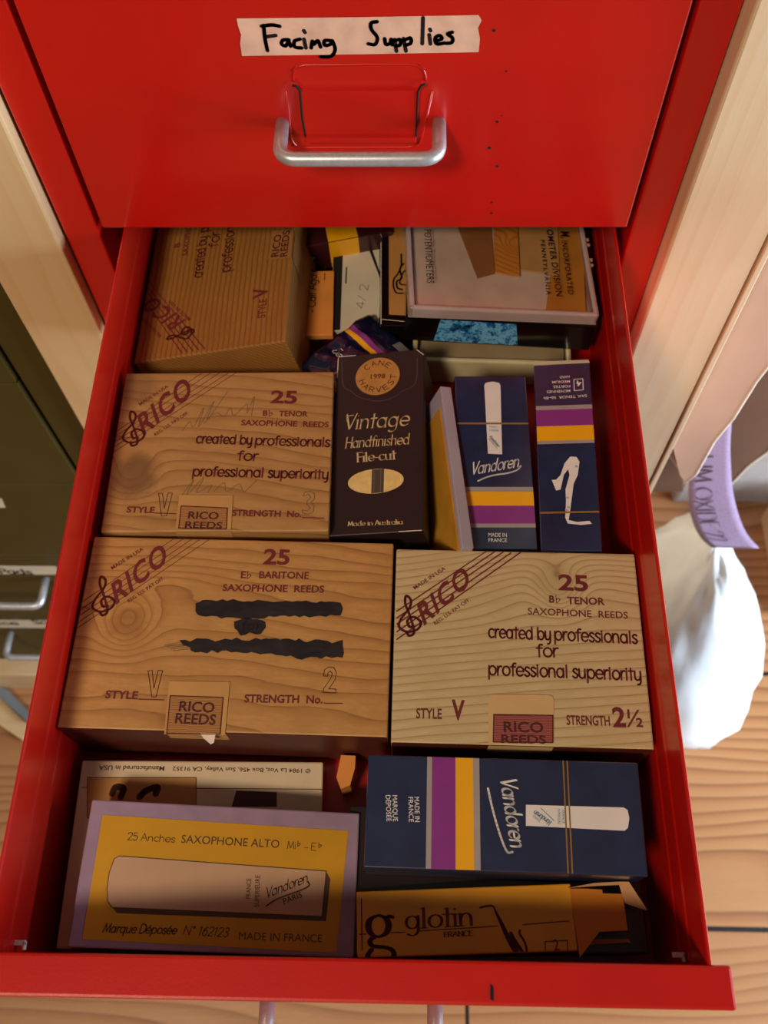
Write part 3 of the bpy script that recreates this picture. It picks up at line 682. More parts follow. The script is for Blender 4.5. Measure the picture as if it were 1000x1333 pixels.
pr.text('STRENGTH', (0.01966, -0.03647), (0.03845, -0.03634), 'maroon', .0043, bold=.02); pr.text('2', (0.03968, -0.03669), (0.04534, -0.03666), 'maroon', .0086, bold=.03); pr.text('½', (0.04562, -0.03640), (0.05264, -0.03659), 'maroon', .0076, bold=.012)
pr.build('lid_printing', root)
seal(root, .047, [(-0.01405, -0.02585), (-0.01325, -0.02425), (-0.01195, -0.02382), (0.01272, -0.02356), (0.01423, -0.02417), (0.01454, -0.02561), (0.01354, -0.04486), (-0.01443, -0.04539)], [(-0.01190, -0.03296), (0.01379, -0.03265), (0.01319, -0.04450), (-0.01242, -0.04495)],
     [('RICO', (-0.00777, -0.04040), (0.00937, -0.04031), .0046), ('REEDS', (-0.00891, -0.04523), (0.01028, -0.04508), .0036)], ((-0.01443, -0.04539)[0], (0.01354, -0.04486)[0], -hh - .0002, .012), 'red', STICKER_PALE)

# -- B flat tenor 3
root, hw, hh = slab('reed_box', 'tan wood-grain reed box marked strength 3, dark knots at its left edge', 'reed box', ((-0.0697, -0.1187, -0.0330), (0.0023, 0.0040, 0.0156), 0.1110, 0.0943), 0.047,
    grain_print('tenor_wood', 'B88C54', 'A07440', '7E5630', 140, [((-0.04494, -0.01535) + (.012, .014, 3.0))], 0.10, 0.5, sharp=.88, spots=[((-0.04293, -0.01609) + (.014, .015, .75, '6A4C30')), ((-0.04893, 0.03689) + (.016, .016, .55, '6E4E30'))]))
pr = Print(0.047, RM, (hw, hh))
logo(pr, [(-0.05636, 0.01049), (-0.05624, 0.00773), (-0.05601, 0.00408), (-0.05585, 0.00105), (-0.05568, -0.00211)], [(-0.01428, 0.04800), (-0.00968, 0.04796), (-0.00493, 0.04775), (-0.00018, 0.04754), (0.00388, 0.04750)],
     ((-0.04110, 0.00777), (-0.01815, 0.03341), (-0.04602, 0.02002)), ((-0.04492, 0.02614), (-0.03133, 0.03787)), ((-0.03480, 0.00742), (-0.01895, 0.02121)), ((-0.04432, 0.00218), (-0.04952, 0.02256)))
pr.text('25', (0.02287, 0.02749), (0.03667, 0.02690), 'maroon', .0079, bold=.03)
pr.text('B', (0.01953, 0.01934), (0.02190, 0.01932), 'maroon', .0034, bold=.022); pr.hand('♭', (0.02271, 0.01900), (0.02442, 0.01899), 'maroon', .0038, w=.0003)
pr.text('TENOR', (0.02783, 0.01912), (0.04282, 0.01869), 'maroon', .0034, bold=.022); pr.text('SAXOPHONE  REEDS', (0.00863, 0.01369), (0.05390, 0.01210), 'maroon', .0034, bold=.022)
pr.hand('created by', (-0.01354, 0.00316), (0.01465, 0.00204), 'maroon', .0054, w=KW, xh=.73); pr.hand('professionals', (0.01686, 0.00188), (0.05450, 0.00040), 'maroon', .0054, w=KW, xh=.73)
pr.hand('for', (0.00823, -0.00718), (0.01863, -0.00755), 'maroon', .0054, w=KW, xh=.73)
pr.hand('professional', (-0.01337, -0.01614), (0.02141, -0.01710), 'maroon', .0054, w=KW, xh=.73); pr.hand('superiority', (0.02446, -0.01727), (0.05415, -0.01833), 'maroon', .0054, w=KW, xh=.73)
pr.text('STYLE', (-0.04423, -0.03651), (-0.03033, -0.03687), 'maroon', .0034, bold=.026); pr.line((-0.02995, -0.03687), (-0.01979, -0.03735), .0005, 'maroon')
pr.text('STRENGTH  No.', (0.00808, -0.03863), (0.04202, -0.03953), 'maroon', .0034, bold=.026); pr.line((0.04265, -0.03981), (0.05319, -0.04015), .0005, 'maroon')
outline_digit(pr, [(-0.02944, -0.02599), (-0.02756, -0.02586), (-0.02574, -0.03438), (-0.02480, -0.02574), (-0.02264, -0.02589), (-0.02415, -0.03858), (-0.02664, -0.03857)])
outline_digit(pr, [(0.04239, -0.02773), (0.04307, -0.02588), (0.04555, -0.02504), (0.04786, -0.02634), (0.04810, -0.02961), (0.04631, -0.03172), (0.04812, -0.03342), (0.04774, -0.03678), (0.04531, -0.03816), (0.04255, -0.03730), (0.04223, -0.03563), (0.04474, -0.03620), (0.04617, -0.03453), (0.04434, -0.03241), (0.04451, -0.03058), (0.04631, -0.02860), (0.04487, -0.02689), (0.04365, -0.02774)], 'pencil')
for pts in ([(-0.02132, 0.01068), (-0.01805, 0.01606), (-0.01578, 0.01295), (-0.01161, 0.02461), (-0.01316, 0.01293), (-0.00665, 0.02852), (-0.00899, 0.01754), (0.00015, 0.03486)], [(-0.01075, 0.01523), (-0.00472, 0.02141), (-0.00057, 0.01903), (0.00229, 0.02450), (0.00464, 0.01977), (0.01073, 0.02679), (0.01138, 0.02128), (0.01439, 0.03153), (0.01359, 0.01970)],
            [(-0.01869, -0.02877), (-0.01276, -0.01847), (-0.01546, -0.02708), (-0.00781, -0.01705), (-0.01055, -0.02568), (-0.00362, -0.02142), (-0.00513, -0.02572)], [(-0.00204, -0.02502), (0.00260, -0.02002), (0.00426, -0.02506), (0.01025, -0.02079), (0.01309, -0.02512), (0.01897, -0.01868)]):
    pr.curve(pts, .00025, 'pencil', 1)
pr.build('lid_printing', root)
seal(root, .047, [(-0.01899, -0.02706), (0.00773, -0.02751), (0.00817, -0.04623), (-0.01881, -0.04553)], [(-0.01734, -0.03330), (0.00552, -0.03456), (0.00594, -0.04608), (-0.01733, -0.04554)],
     [('RICO', (-0.01339, -0.04031), (0.00155, -0.04082), .0040), ('REEDS', (-0.01439, -0.04528), (0.00371, -0.04593), .0036)], ((-0.01881, -0.04553)[0], (0.00817, -0.04623)[0], -hh - .0002, .012))

# -- the tilted box at the back left
root, hw, hh = slab('reed_box', 'brown wood-grain reed box tilted at the back left corner of the drawer', 'reed box', ((-0.0841, -0.0020, -0.0361), (-0.0035, -0.2291, -0.0026), 0.0887, 0.1087), 0.038,
    grain_print('back_wood', 'A17130', '895A26', '5F3B17', 330, [], PI / 2, 0.12, sharp=.75, stretch=1.0))
pr = Print(0.038, RM, (hw, hh))
logo(pr, [(-0.00204, -0.05154), (-0.00573, -0.05162), (-0.00895, -0.05179), (-0.01234, -0.05193), (-0.01542, -0.05213)], [(-0.04524, 0.00436), (-0.04599, 0.00057), (-0.04623, -0.00329), (-0.04652, -0.00673), (-0.04685, -0.00996)],
     ((-0.01634, -0.02954), (-0.03839, -0.00809), (-0.02476, -0.03539)), ((-0.01292, -0.02905), (-0.02794, -0.01257)), ((-0.02950, -0.03786), (-0.04183, -0.02326)), ((-0.01032, -0.03721), (-0.02588, -0.04103)))
pr.hand('created by', (-0.00994, 0.00109), (-0.01035, 0.03194), 'maroon', .0060, w=KW, xh=.73); pr.hand('professionals', (-0.01033, 0.03605), (-0.01086, 0.07723), 'maroon', .0060, w=KW, xh=.73)
pr.hand('for', (-0.00234, 0.02249), (-0.00234, 0.03429), 'maroon', .0060, w=KW, xh=.73); pr.hand('professional', (0.00731, 0.00190), (0.00674, 0.04198), 'maroon', .0060, w=KW, xh=.73)
pr.text('SAXOPHONE', (-0.02146, 0.01987), (-0.02203, 0.05061), 'maroon', .0036, bold=.02); pr.text('B', (-0.02729, 0.02740), (-0.02742, 0.03091), 'maroon', .0036, bold=.02)
pr.text('STYLE', (0.03172, -0.03604), (0.03152, -0.02289), 'maroon', .0046, bold=.012); pr.text('V', (0.03186, -0.02148), (0.03141, -0.01432), 'maroon', .0088, bold=.03)
pr.build('lid_printing', root)
pr = Print(.0383, {'sticker': STICKER, 'stamp': STAMP, 'dark': MAROON_DARK})
q = [(0.03007, 0.00539), (0.03083, 0.02699), (0.04481, 0.02430), (0.04360, 0.00375)]
q[2] = (hw - .0004, q[2][1]); q[3] = (hw - .0004, q[3][1])
pr.poly(q[::-1], 'stamp', 2)
pr.text('RICO', (0.03609, 0.00647), (0.03686, 0.02305), 'dark', .0046, bold=.02, layer=3); pr.text('REEDS', (0.04131, 0.00539), (0.04177, 0.02497), 'dark', .0044, bold=.02, layer=3)
for j in range(2):
    y0, y1 = q[3][1], q[2][1]
    f = pr.bm.faces.new([pr.bm.verts.new(v) for v in ((hw + .0003, y0, .0375), (hw + .0003, y1, .0375), (hw + .0003, y1 - .004, .022 if j == 0 else .02), (hw + .0003, y0 - .004, .022 if j == 0 else .02))][::-1]); f.material_index = 1
    break
pr.build('seal_sticker', root)

# ------------------------------------------------------------------ black handfinished reed carton
root, hw, hh = slab('reed_box', 'black-brown reed carton with round copper seal and pale italic lettering', 'reed box', ((0.0094, -0.1106, -0.0360), (0.0126, -0.1639, -0.0082), 0.0475, 0.1081), 0.040, BLACK_BOX, 0.0006)
pr = Print(0.040, {'seal': GOLD_SEAL, 'gold': GOLD_TEXT, 'line': plain('worn_crease', '6B5F66', rough=0.5), 'ink': MAROON_DARK, 'cane': CANE, 'band': CANE_DARK, 'white': TORN}, (hw, hh))
c = (-0.00129, 0.03872); r = abs((0.01069, 0.03747)[0] - c[0])
pr.ellipse(c, r, r, 'seal', 1, 40)
for ch, x, y, rot in (('C', 350, 55, 38), ('A', 408, 22, 13), ('N', 478, 14, -14), ('E', 540, 40, -38)):
    pass
def ring_text(s, a0, a1, rr, h, outward):
    for k, ch in enumerate(s):
        a = math.radians(a0 + (a1 - a0) * k / (len(s) - 1)); u = Vector((math.cos(a), math.sin(a))) * (1 if outward else -1)
        d = Vector((u.y, -u.x)); b = Vector(c) + Vector((math.cos(a), math.sin(a))) * rr - u * h / 2
        pr.hand(ch, b - d * h * .42, b + d * h * .42, 'ink', p2=b - d * h * .42 + u * h, w=.00042)
ring_text('CANE', 133, 50, r * .72, .0030, True); ring_text('HARVEST', 200, 352, r * .72, .0030, False)
pr.text('1998', (-0.00504, 0.03738), (0.00282, 0.03712), 'ink', .0030, bold=.01)
pr.curve([(-0.02137, 0.05164), (-0.02000, 0.03533), (-0.01501, 0.03017), (-0.01011, 0.02599), (-0.00062, 0.02286), (0.00713, 0.02429), (0.01250, 0.02796), (0.01912, 0.03226), (0.02009, 0.04806)], .00022, 'line', 1)
pr.hand('Vintage', (-0.01608, 0.00686), (0.01655, 0.00652), 'gold', p2=(-0.01687, 0.01604), w=.00105, thin=.00028, ang=.75, slant=.24, serif=.05)
pr.curve([(-0.01669, 0.01171), (-0.01670, 0.01469), (-0.01356, 0.01540)], .0005, 'gold', 2)
pr.hand('Handfinished', (-0.01703, -0.00433), (0.01684, -0.00467), 'gold', p2=(-0.01759, 0.00197), w=.00075, thin=.00022, ang=.75, slant=.24, serif=.05)
pr.hand('File-cut', (-0.01055, -0.01312), (0.00965, -0.01307), 'gold', p2=(-0.01091, -0.00760), w=.00085, thin=.00022, ang=.3, serif=.09)
c2 = (-0.00054, -0.02487); rx = (0.01371, -0.02596)[0] - c2[0]; ry = (-0.00074, -0.01782)[1] - c2[1]
pr.ellipse(c2, rx, ry, 'cane', 1, 36); a, b = (-0.00263, -0.02471)[0], (0.00364, -0.02519)[0]
pr.poly([(a, c2[1] - ry * .97), (b, c2[1] - ry * .95), (b, c2[1] + ry * .95), (a, c2[1] + ry * .97)], 'band', 2); pr.line((a + .0012, c2[1] - ry * .9), (a + .0012, c2[1] + ry * .9), .0004, 'line', 3); pr.line((b - .0016, c2[1] - ry * .9), (b - .0016, c2[1] + ry * .9), .0004, 'line', 3)
pr.hand('Made in Australia', (-0.01362, -0.04905), (0.01361, -0.04971), 'gold', p2=(-0.01373, -0.04648), w=.0005, thin=.00018, ang=.3, serif=.09)
for p, q in (((-hw + .0004, hh - .001), (-hw + .0004, hh - .014)), ((-hw + .001, hh - .0004), (-hw + .010, hh - .0004)), ((hw - .012, -hh + .0004), (hw - .001, -hh + .0004)), ((hw - .0004, hh - .004), (hw - .004, hh - .0004))): pr.line(p, q, .0004, 'white', 1)
sw = Print(0, pr.mats)
pr.build('carton_printing', root)
sw.warp = lambda p, l: Vector((hw + .0002, p[0], p[1]))
sw.hand('V', (-.012, .024), (-.002, .024), 'line', p2=(-.012, .034), w=.0004); sw.hand('Ha', (-.016, .012), (-.002, .012), 'line', p2=(-.016, .022), w=.0004)
sw.build('side_printing', root)

# ------------------------------------------------------------------ navy reed cartons
VM = {'white': WHITE, 'grey': GREY, 'purple': PURPLE, 'yellow': YELLOW, 'gold': GOLD, 'blue': BLUE_INK}
def signature(pr, p0, p1, p2, m='white', w=.0011, layer=2):
    pr.hand('Vandoren', p0, p1, m, p2=p2, w=w, thin=w * .38, ang=.7, slant=.35, layer=layer)

root, hw, hh = slab('reed_box', 'navy reed carton lying flat at the front with a sideways signature', 'reed box', ((0.0654, -0.2963, -0.0300), (0.0030, -0.0010, -0.0169), 0.1142, 0.0453), 0.026, NAVY, 0.0006)
pr = Print(0.026, VM, (hw, hh))
def col(x0, x1, m, l=1): pr.poly([(x0, -hh + .0003), (x1, -hh + .0003), (x1, hh - .0003), (x0, hh - .0003)], m, l)
xs = [(-0.03199, -0.00017)[0], (-0.02989, -0.00010)[0], (-0.01996, 0.00020)[0], (-0.01255, 0.00043)[0], (-0.00989, 0.00052)[0]]
for (a, b), m in zip(zip(xs, xs[1:]), ('grey', 'purple', 'yellow', 'grey')): col(a, b, m)
g0 = (0.02612, -0.00039)[0]; g1 = ((0.02633, 0.02377)[0], (0.02595, -0.02260)[0])
for dx in (-.0008, .0009): pr.line((g1[0] + dx, hh - .0004), (g1[1] + dx, -hh + .0004), .0006, 'gold', 4)
signature(pr, (-0.00096, 0.01242), (0.00255, -0.01343), (0.00559, 0.01387))
pr.curve([(-0.00638, 0.00991), (-0.00457, 0.00135), (-0.00173, -0.00858), (0.00087, -0.01478), (0.00305, -0.01497)], .0009, 'white', 2)
for s, a, b in (('MADE IN', (-0.03715, 0.00553), (-0.03668, -0.00448)), ('FRANCE', (-0.03969, 0.00545), (-0.03919, -0.00456)), ('MARQUE', (-0.04634, 0.00593), (-0.04575, -0.00450)), ('DÉPOSÉE', (-0.04917, 0.00585), (-0.04840, -0.00458))): pr.text(s, a, b, 'white', .0021)
pr.poly([(0.00919, 0.00381), (0.04945, 0.00397), (0.05104, 0.00307), (0.05144, -0.00028), (0.05057, -0.00403), (0.04909, -0.00527), (0.00889, -0.00453)], 'white', 2)
for s, a, b, h in (('FRANCE', (0.02390, 0.00223), (0.02361, -0.00314), .0014), ('SUPERIEURE', (0.02225, 0.00259), (0.02194, -0.00346), .0012)): pr.text(s, a, b, 'blue', h, layer=3)
pr.hand('Vandoren', (0.01949, -0.00260), (0.01316, 0.00177), 'blue', p2=(0.01803, -0.00425), w=.0003, slant=.3, layer=3); pr.line((0.02061, -0.00230), (0.01528, 0.00264), .0003, 'blue', 3); pr.text('PARIS', (0.01508, -0.00207), (0.01240, 0.00013), 'blue', .0012, layer=3)
pr.build('carton_printing', root)

root, hw, hh = slab('reed_box', 'navy cellophaned reed carton with an upright white reed picture', 'reed box', ((0.0684, -0.1239, -0.0340), (0.0913, 0.0291, 0.0226), 0.0372, 0.0965), 0.040, NAVY_WRAP, 0.0006)
pr = Print(0.040, VM, (hw, hh))
def band(y0, y1, m, l=1): pr.poly([(-hw + .0003, y1), (hw - .0003, y1), (hw - .0003, y0), (-hw + .0003, y0)], m, l)
ys = [(0.00197, -0.01509)[1], (0.00183, -0.01770)[1], (0.00145, -0.02514)[1], (0.00248, -0.03469)[1], (0.00237, -0.03673)[1]]
for (a, b), m in zip(zip(ys, ys[1:]), ('grey', 'yellow', 'purple', 'grey')): band(a, b, m)
g0 = (-0.00019, 0.02025)[1]; band(g0 + .0005, g0 - .0005, 'gold', 4)
pr.poly([(-0.00322, 0.00315), (0.00392, 0.00281), (0.00512, 0.04273), (0.00438, 0.04412), (0.00101, 0.04486), (-0.00244, 0.04411), (-0.00331, 0.04272)], 'white', 2)
for s, a, b, h in (('FRANCE', (-0.00174, 0.01776), (0.00223, 0.01758), .0012), ('SUPERIEURE', (-0.00199, 0.01580), (0.00277, 0.01563), .0012)): pr.text(s, a, b, 'blue', h, layer=3)
pr.hand('Vandoren', (-0.00215, 0.01244), (0.00192, 0.00673), 'blue', p2=(-0.00083, 0.01350), w=.0003, slant=.3, layer=3); pr.line((-0.00235, 0.01155), (0.00149, 0.00612), .0003, 'blue', 3)
signature(pr, (-0.01075, -0.00822), (0.01208, -0.00393), (-0.01080, -0.00170), w=.0010)
pr.curve([(-0.00889, -0.01188), (-0.00476, -0.00993), (-0.00003, -0.00856), (0.00626, -0.00753), (0.01103, -0.00582), (0.01288, -0.00367)], .0008, 'white', 2)
pr.text('MADE IN', (-0.00507, -0.04144), (0.00386, -0.04160), 'white', .0020); pr.text('FRANCE', (-0.00513, -0.04418), (0.00386, -0.04426), 'white', .0020)
pr.build('carton_printing', root)

root, hw, hh = slab('reed_box', 'narrow navy reed carton with a white saxophone silhouette by the right side', 'reed box', ((0.1046, -0.1200, -0.0340), (0.0392, -0.1049, -0.0248), 0.0291, 0.1073), 0.040, NAVY_WRAP, 0.0006)
pr = Print(0.040, VM, (hw, hh))
ys = [(-0.00019, 0.02818)[1], (-0.00030, 0.02572)[1], (0.00000, 0.01596)[1], (-0.00009, 0.00741)[1], (-0.00017, 0.00554)[1]]
for (a, b), m in zip(zip(ys, ys[1:]), ('grey', 'purple', 'yellow', 'grey')): band(a, b, m)
g0 = (-0.00079, -0.03301)[1]; band(g0 + .0005, g0 - .0005, 'gold', 4)
pr.poly([(0.00495, -0.00235), (0.00624, -0.00521), (0.00501, -0.01259), (0.00278, -0.01742), (0.00118, -0.02702), (0.00018, -0.03334), (-0.00056, -0.03710), (0.00343, -0.03827), (0.00930, -0.03776), (0.01046, -0.03934), (0.00516, -0.03986), (-0.00106, -0.03896), (-0.00218, -0.03581), (-0.00136, -0.02697), (-0.00135, -0.02055), (0.00102, -0.01248), (0.00045, -0.00918), (-0.00184, -0.01240), (-0.00376, -0.02048), (-0.00592, -0.02092), (-0.00783, -0.01502), (-0.00567, -0.01491), (-0.00342, -0.01235), (-0.00112, -0.00582), (0.00179, -0.00208)], 'white', 2)
for q in ((0.00469, -0.00765), (-0.00071, -0.02506), (-0.00038, -0.03017), (-0.00129, -0.03173)): pr.ellipse(q, .0008, .0006, 'white', 2, 8)
for s, a, b in (('HARD', (0.00377, 0.04627), (-0.00136, 0.04614)), ('MEDIUM', (0.00379, 0.04337), (-0.00540, 0.04324)), ('FORTES', (0.00380, 0.04048), (-0.00491, 0.04032)), ('MOYENNES', (0.00367, 0.03761), (-0.00833, 0.03741)), ('SAX. TENOR  Sib-Bb', (0.01198, 0.03422), (-0.01013, 0.03355))): pr.text(s, a, b, 'white', .0016, bold=.005)
pr.outline([(0.01056, 0.04397), (0.00591, 0.04381), (0.00572, 0.03681), (0.01035, 0.03715)], .0004, 'white'); pr.text('4', (0.00961, 0.04293), (0.00690, 0.04269), 'white', .0035, bold=.01)
pr.build('carton_printing', root)
bm = bmesh.new(); add_prism(bm, [(-hw, hh, .040), (hw, hh, .040), (hw - .0005, hh + .0022, .0395), (-hw + .0005, hh + .0022, .0395)], (0, 0, .0005)); link('end_flap', bm, PAPER, root)['label'] = 'white end flap'

# ------------------------------------------------------------------ front left: cream box under the lilac and ochre box
root, hw, hh = slab('reed_box', 'cream reed box with upside-down print, mostly under the lilac box', 'reed box', ((-0.0685, -0.3082, -0.0660), (0.0127, 0.0759, 0.0224), 0.1113, 0.0789), 0.013, CREAM, 0.0008)
pr = Print(0.013, {'ink': BROWN_INK, 'tan': TAN_LABEL, 'dark': MAROON_DARK, 'brown': CARDBOARD_DARK})
pr.text('© 1984 La Voz, Box 456, Sun Valley, CA 91352', (0.04978, 0.03612), (-0.01385, 0.03671), 'ink', .0019, bold=.004); pr.text('Manufactured in USA', (-0.01771, 0.03683), (-0.04746, 0.03706), 'ink', .0022, bold=.004)
pr.poly([(-0.04968, 0.01377), (-0.00124, 0.01397), (-0.00278, 0.03181), (-0.05212, 0.03150)], 'tan', 1); pr.outline([(-0.04968, 0.01377), (-0.00124, 0.01397), (-0.00278, 0.03181), (-0.05212, 0.03150)], .0003, 'ink', 2)
pr.line((-0.00236, 0.02704), (0.05527, 0.02694), .0003, 'ink'); pr.line((-0.05442, 0.02717), (-0.05152, 0.02718), .0003, 'ink')
pr.curve([(-0.04000, 0.02439), (-0.03890, 0.02726), (-0.03522, 0.02685), (-0.03591, 0.02299)], .003, 'brown', 2); pr.curve([(-0.02751, 0.02303), (-0.02492, 0.02590), (-0.01997, 0.02737), (-0.02039, 0.02450)], .003, 'brown', 2)
pr.poly([(0.01436, 0.01898), (0.03486, 0.01907), (0.03455, 0.02552), (0.01608, 0.02614)], 'dark', 2)
pr.build('lid_printing', root)

root, hw, hh = slab('reed_box', 'lilac-edged reed box with an ochre label picturing one long reed', 'reed box', ((-0.0533, -0.3208, -0.0479), (0.0004, 0.1323, -0.0139), 0.1159, 0.0577), 0.014, LILAC, 0.0007)
pr = Print(0.014, {'ochre': OCHRE, 'reed': REED_PRINT, 'ink': BROWN_INK})
pr.poly([(-0.05244, -0.02578), (0.05065, -0.02715), (0.05322, 0.02114), (-0.05251, 0.02270)], 'ochre', 1)
pr.hand('25 Anches', (-0.04054, 0.01301), (-0.02077, 0.01288), 'ink', .0030, w=.0003); pr.text('SAXOPHONE ALTO', (-0.01805, 0.01287), (0.02368, 0.01270), 'ink', .0034, bold=.004)
pr.hand('Mi', (0.02729, 0.01260), (0.03062, 0.01262), 'ink', .0030, w=.0003); pr.hand('♭', (0.03165, 0.01372), (0.03276, 0.01377), 'ink', .0022, w=.0003); pr.line((0.03446, 0.01332), (0.03612, 0.01340), .0003, 'ink'); pr.hand('E', (0.03758, 0.01241), (0.03954, 0.01237), 'ink', .0030, w=.0003); pr.hand('♭', (0.04072, 0.01348), (0.04197, 0.01353), 'ink', .0022, w=.0003)
reed = [(-0.04254, -0.01348), (0.04380, -0.01357), (0.04449, 0.00422), (-0.04272, 0.00644), (-0.04467, 0.00533), (-0.04588, -0.00032), (-0.04577, -0.00658), (-0.04456, -0.01148)]
pr.poly([(-0.04025, -0.01559), (0.04567, -0.01536), (0.04647, 0.00108), (0.04449, 0.00422), (0.04378, -0.01333), (-0.04256, -0.01336)], 'ink', 2)
pr.poly(reed, 'reed', 3); pr.outline(reed, .0003, 'ink', 4)
pr.text('FRANCE', (0.01339, -0.00791), (0.01304, -0.00009), 'ink', .0020, layer=5); pr.text('SUPERIEURE', (0.01731, -0.01100), (0.01657, 0.00134), 'ink', .0020, layer=5)
signature(pr, (0.02100, -0.00710), (0.03707, -0.00035), (0.01985, -0.00336), 'ink', .0006, 5); pr.curve([(0.02022, -0.01051), (0.02508, -0.00744), (0.03430, -0.00378), (0.03759, -0.00186), (0.03707, -0.00035)], .0006, 'ink', 5)
pr.text('PARIS', (0.02769, -0.00959), (0.03517, -0.00640), 'ink', .0024, bold=.01, layer=5)
pr.hand('Marque Déposée', (-0.04474, -0.02288), (-0.01514, -0.02251), 'ink', .0034, w=.00045, slant=.25); pr.hand('N° 162123', (-0.01252, -0.02254), (0.00600, -0.02283), 'ink', .0034, w=.00035, slant=.2); pr.text('MADE IN FRANCE', (0.01017, -0.02364), (0.04441, -0.02338), 'ink', .0030)
pr.build('lid_printing', root)

# ------------------------------------------------------------------ front right: orange-yellow open carton
root, hw, hh = slab('reed_box', 'orange-yellow reed carton lying open-ended against the drawer front', 'reed box', ((0.0494, -0.3358, -0.0505), (0.0003, -0.0770, 0.0435), 0.0900, 0.0254), 0.028, GLOTIN, 0.0006)
pr = Print(0.028, {'maroon': MAROON}, (hw, hh))
pr.hand('glotin', (-0.02423, -0.00242), (0.00277, -0.00196), 'maroon', p2=(-0.02410, 0.00529), w=.0013, thin=.0004, ang=0.0, serif=.10)
pr.hand('FRANCE', (-0.00881, -0.00601), (0.00306, -0.00573), 'maroon', p2=(-0.00878, -0.00413), w=.0006, thin=.0002, ang=0, serif=.09)
for a, b in (((-0.04383, -0.00385), (-0.04109, -0.00386)), ((-0.03051, -0.00368), (-0.02475, -0.00357)), ((-0.01884, -0.00339), (0.01339, -0.00252)), ((0.02377, -0.00233), (0.04287, -0.00153))): pr.line(a, b, .0004, 'maroon')
g = spline([(-0.03563, 0.00323), (-0.03905, 0.00186), (-0.04008, -0.00104), (-0.03877, -0.00400), (-0.03583, -0.00504), (-0.03275, -0.00383), (-0.03155, -0.00095), (-0.03260, 0.00187), (-0.03563, 0.00323)], 6); pr.stroke(g, .0028, 'maroon', 2, thin=.0008, ang=0)
pr.curve([(-0.03300, 0.00189), (-0.03137, 0.00257), (-0.02968, 0.00230)], .0014, 'maroon', 2)
pr.stroke(spline([(-0.03759, -0.00498), (-0.03954, -0.00651), (-0.03846, -0.00835), (-0.03369, -0.00900), (-0.03054, -0.01002), (-0.02964, -0.01183), (-0.03066, -0.01393), (-0.03543, -0.01486), (-0.03976, -0.01367), (-0.04052, -0.01187), (-0.03889, -0.00977)], 6), .0022, 'maroon', 2, thin=.0014, ang=0)
pr.curve([(0.00682, 0.00471), (0.01005, 0.00526), (0.01225, 0.00497), (0.01320, 0.00288)], .0007, 'maroon', 2)
L = [(0.01320, 0.00288), (0.01519, -0.00170), (0.01767, -0.00754), (0.02004, -0.01152)]
LL = spline(L, 5)
for k in range(len(LL) - 1): pr.stroke(LL[k:k + 2], .0011 + .0019 * k / len(LL), 'maroon', 2)
pr.curve([(0.02004, -0.01152), (0.02194, -0.01362), (0.02439, -0.01235), (0.02395, -0.00880), (0.02215, -0.00553), (0.02249, -0.00446)], .0009, 'maroon', 2); pr.curve([(0.01864, -0.00542), (0.02030, -0.00869), (0.02255, -0.01209)], .0015, 'maroon', 2)
pr.outline([(0.03221, -0.00894), (0.04119, -0.00875), (0.04092, -0.01316), (0.03206, -0.01351)], .0004, 'maroon'); pr.text('2', (0.03544, -0.01232), (0.03770, -0.01223), 'maroon', .0042, bold=.01)
pr.line((-hw + .0022, hh - .003), (-hw + .0022, -hh + .003), .0005, 'maroon')
pr.build('carton_printing', root)
bm = bmesh.new()
fl = [(0.04448, 0.01076), (0.05111, 0.01052), (0.05784, 0.00997), (0.05782, 0.00853), (0.06606, 0.00809), (0.06616, -0.00568), (0.05456, -0.00593), (0.04541, -0.01518)]
add_prism(bm, [(p[0], p[1], .0276 - max(0, p[0] - hw) * .10) for p in fl], (0, 0, .0006)); link('tuck_flap', bm, GLOTIN_IN, root)
bm = bmesh.new()
fl = [(0.04365, 0.01095), (0.05477, 0.01248), (0.06500, 0.01260), (0.06881, 0.01247), (0.07558, 0.00154), (0.07199, 0.00268), (0.06659, 0.00474), (0.06483, 0.01141), (0.05547, 0.01133)]
zz = [.0282, .033, .036, .036, .022, .020, .022, .031, .031]
for a, b in ((0, 1), ):
    add_prism(bm, [(fl[i][0], fl[i][1], .0284) for i in (0, 8, 7, 2, 1)][::-1], (0, 0, .0006))
    add_prism(bm, [(fl[i][0], fl[i][1], z) for i, z in ((2, .0284), (3, .0284), (4, .0240), (5, .0236), (6, .0240), (7, .0280))], (0, 0, .0006))
link('side_flap', bm, KRAFT_IN, root)['label'] = 'bare cardboard side flap'
bm = bmesh.new()
fl = [(0.04850, -0.01035), (0.06680, -0.00983), (0.06772, -0.01032), (0.06714, -0.00862), (0.05376, -0.00821)]
add_prism(bm, [(p[0], p[1], .018) for p in (fl[0], fl[1], fl[2], fl[3], fl[4])], (0, 0, .0006)); link('lower_flap', bm, KRAFT_IN, root)

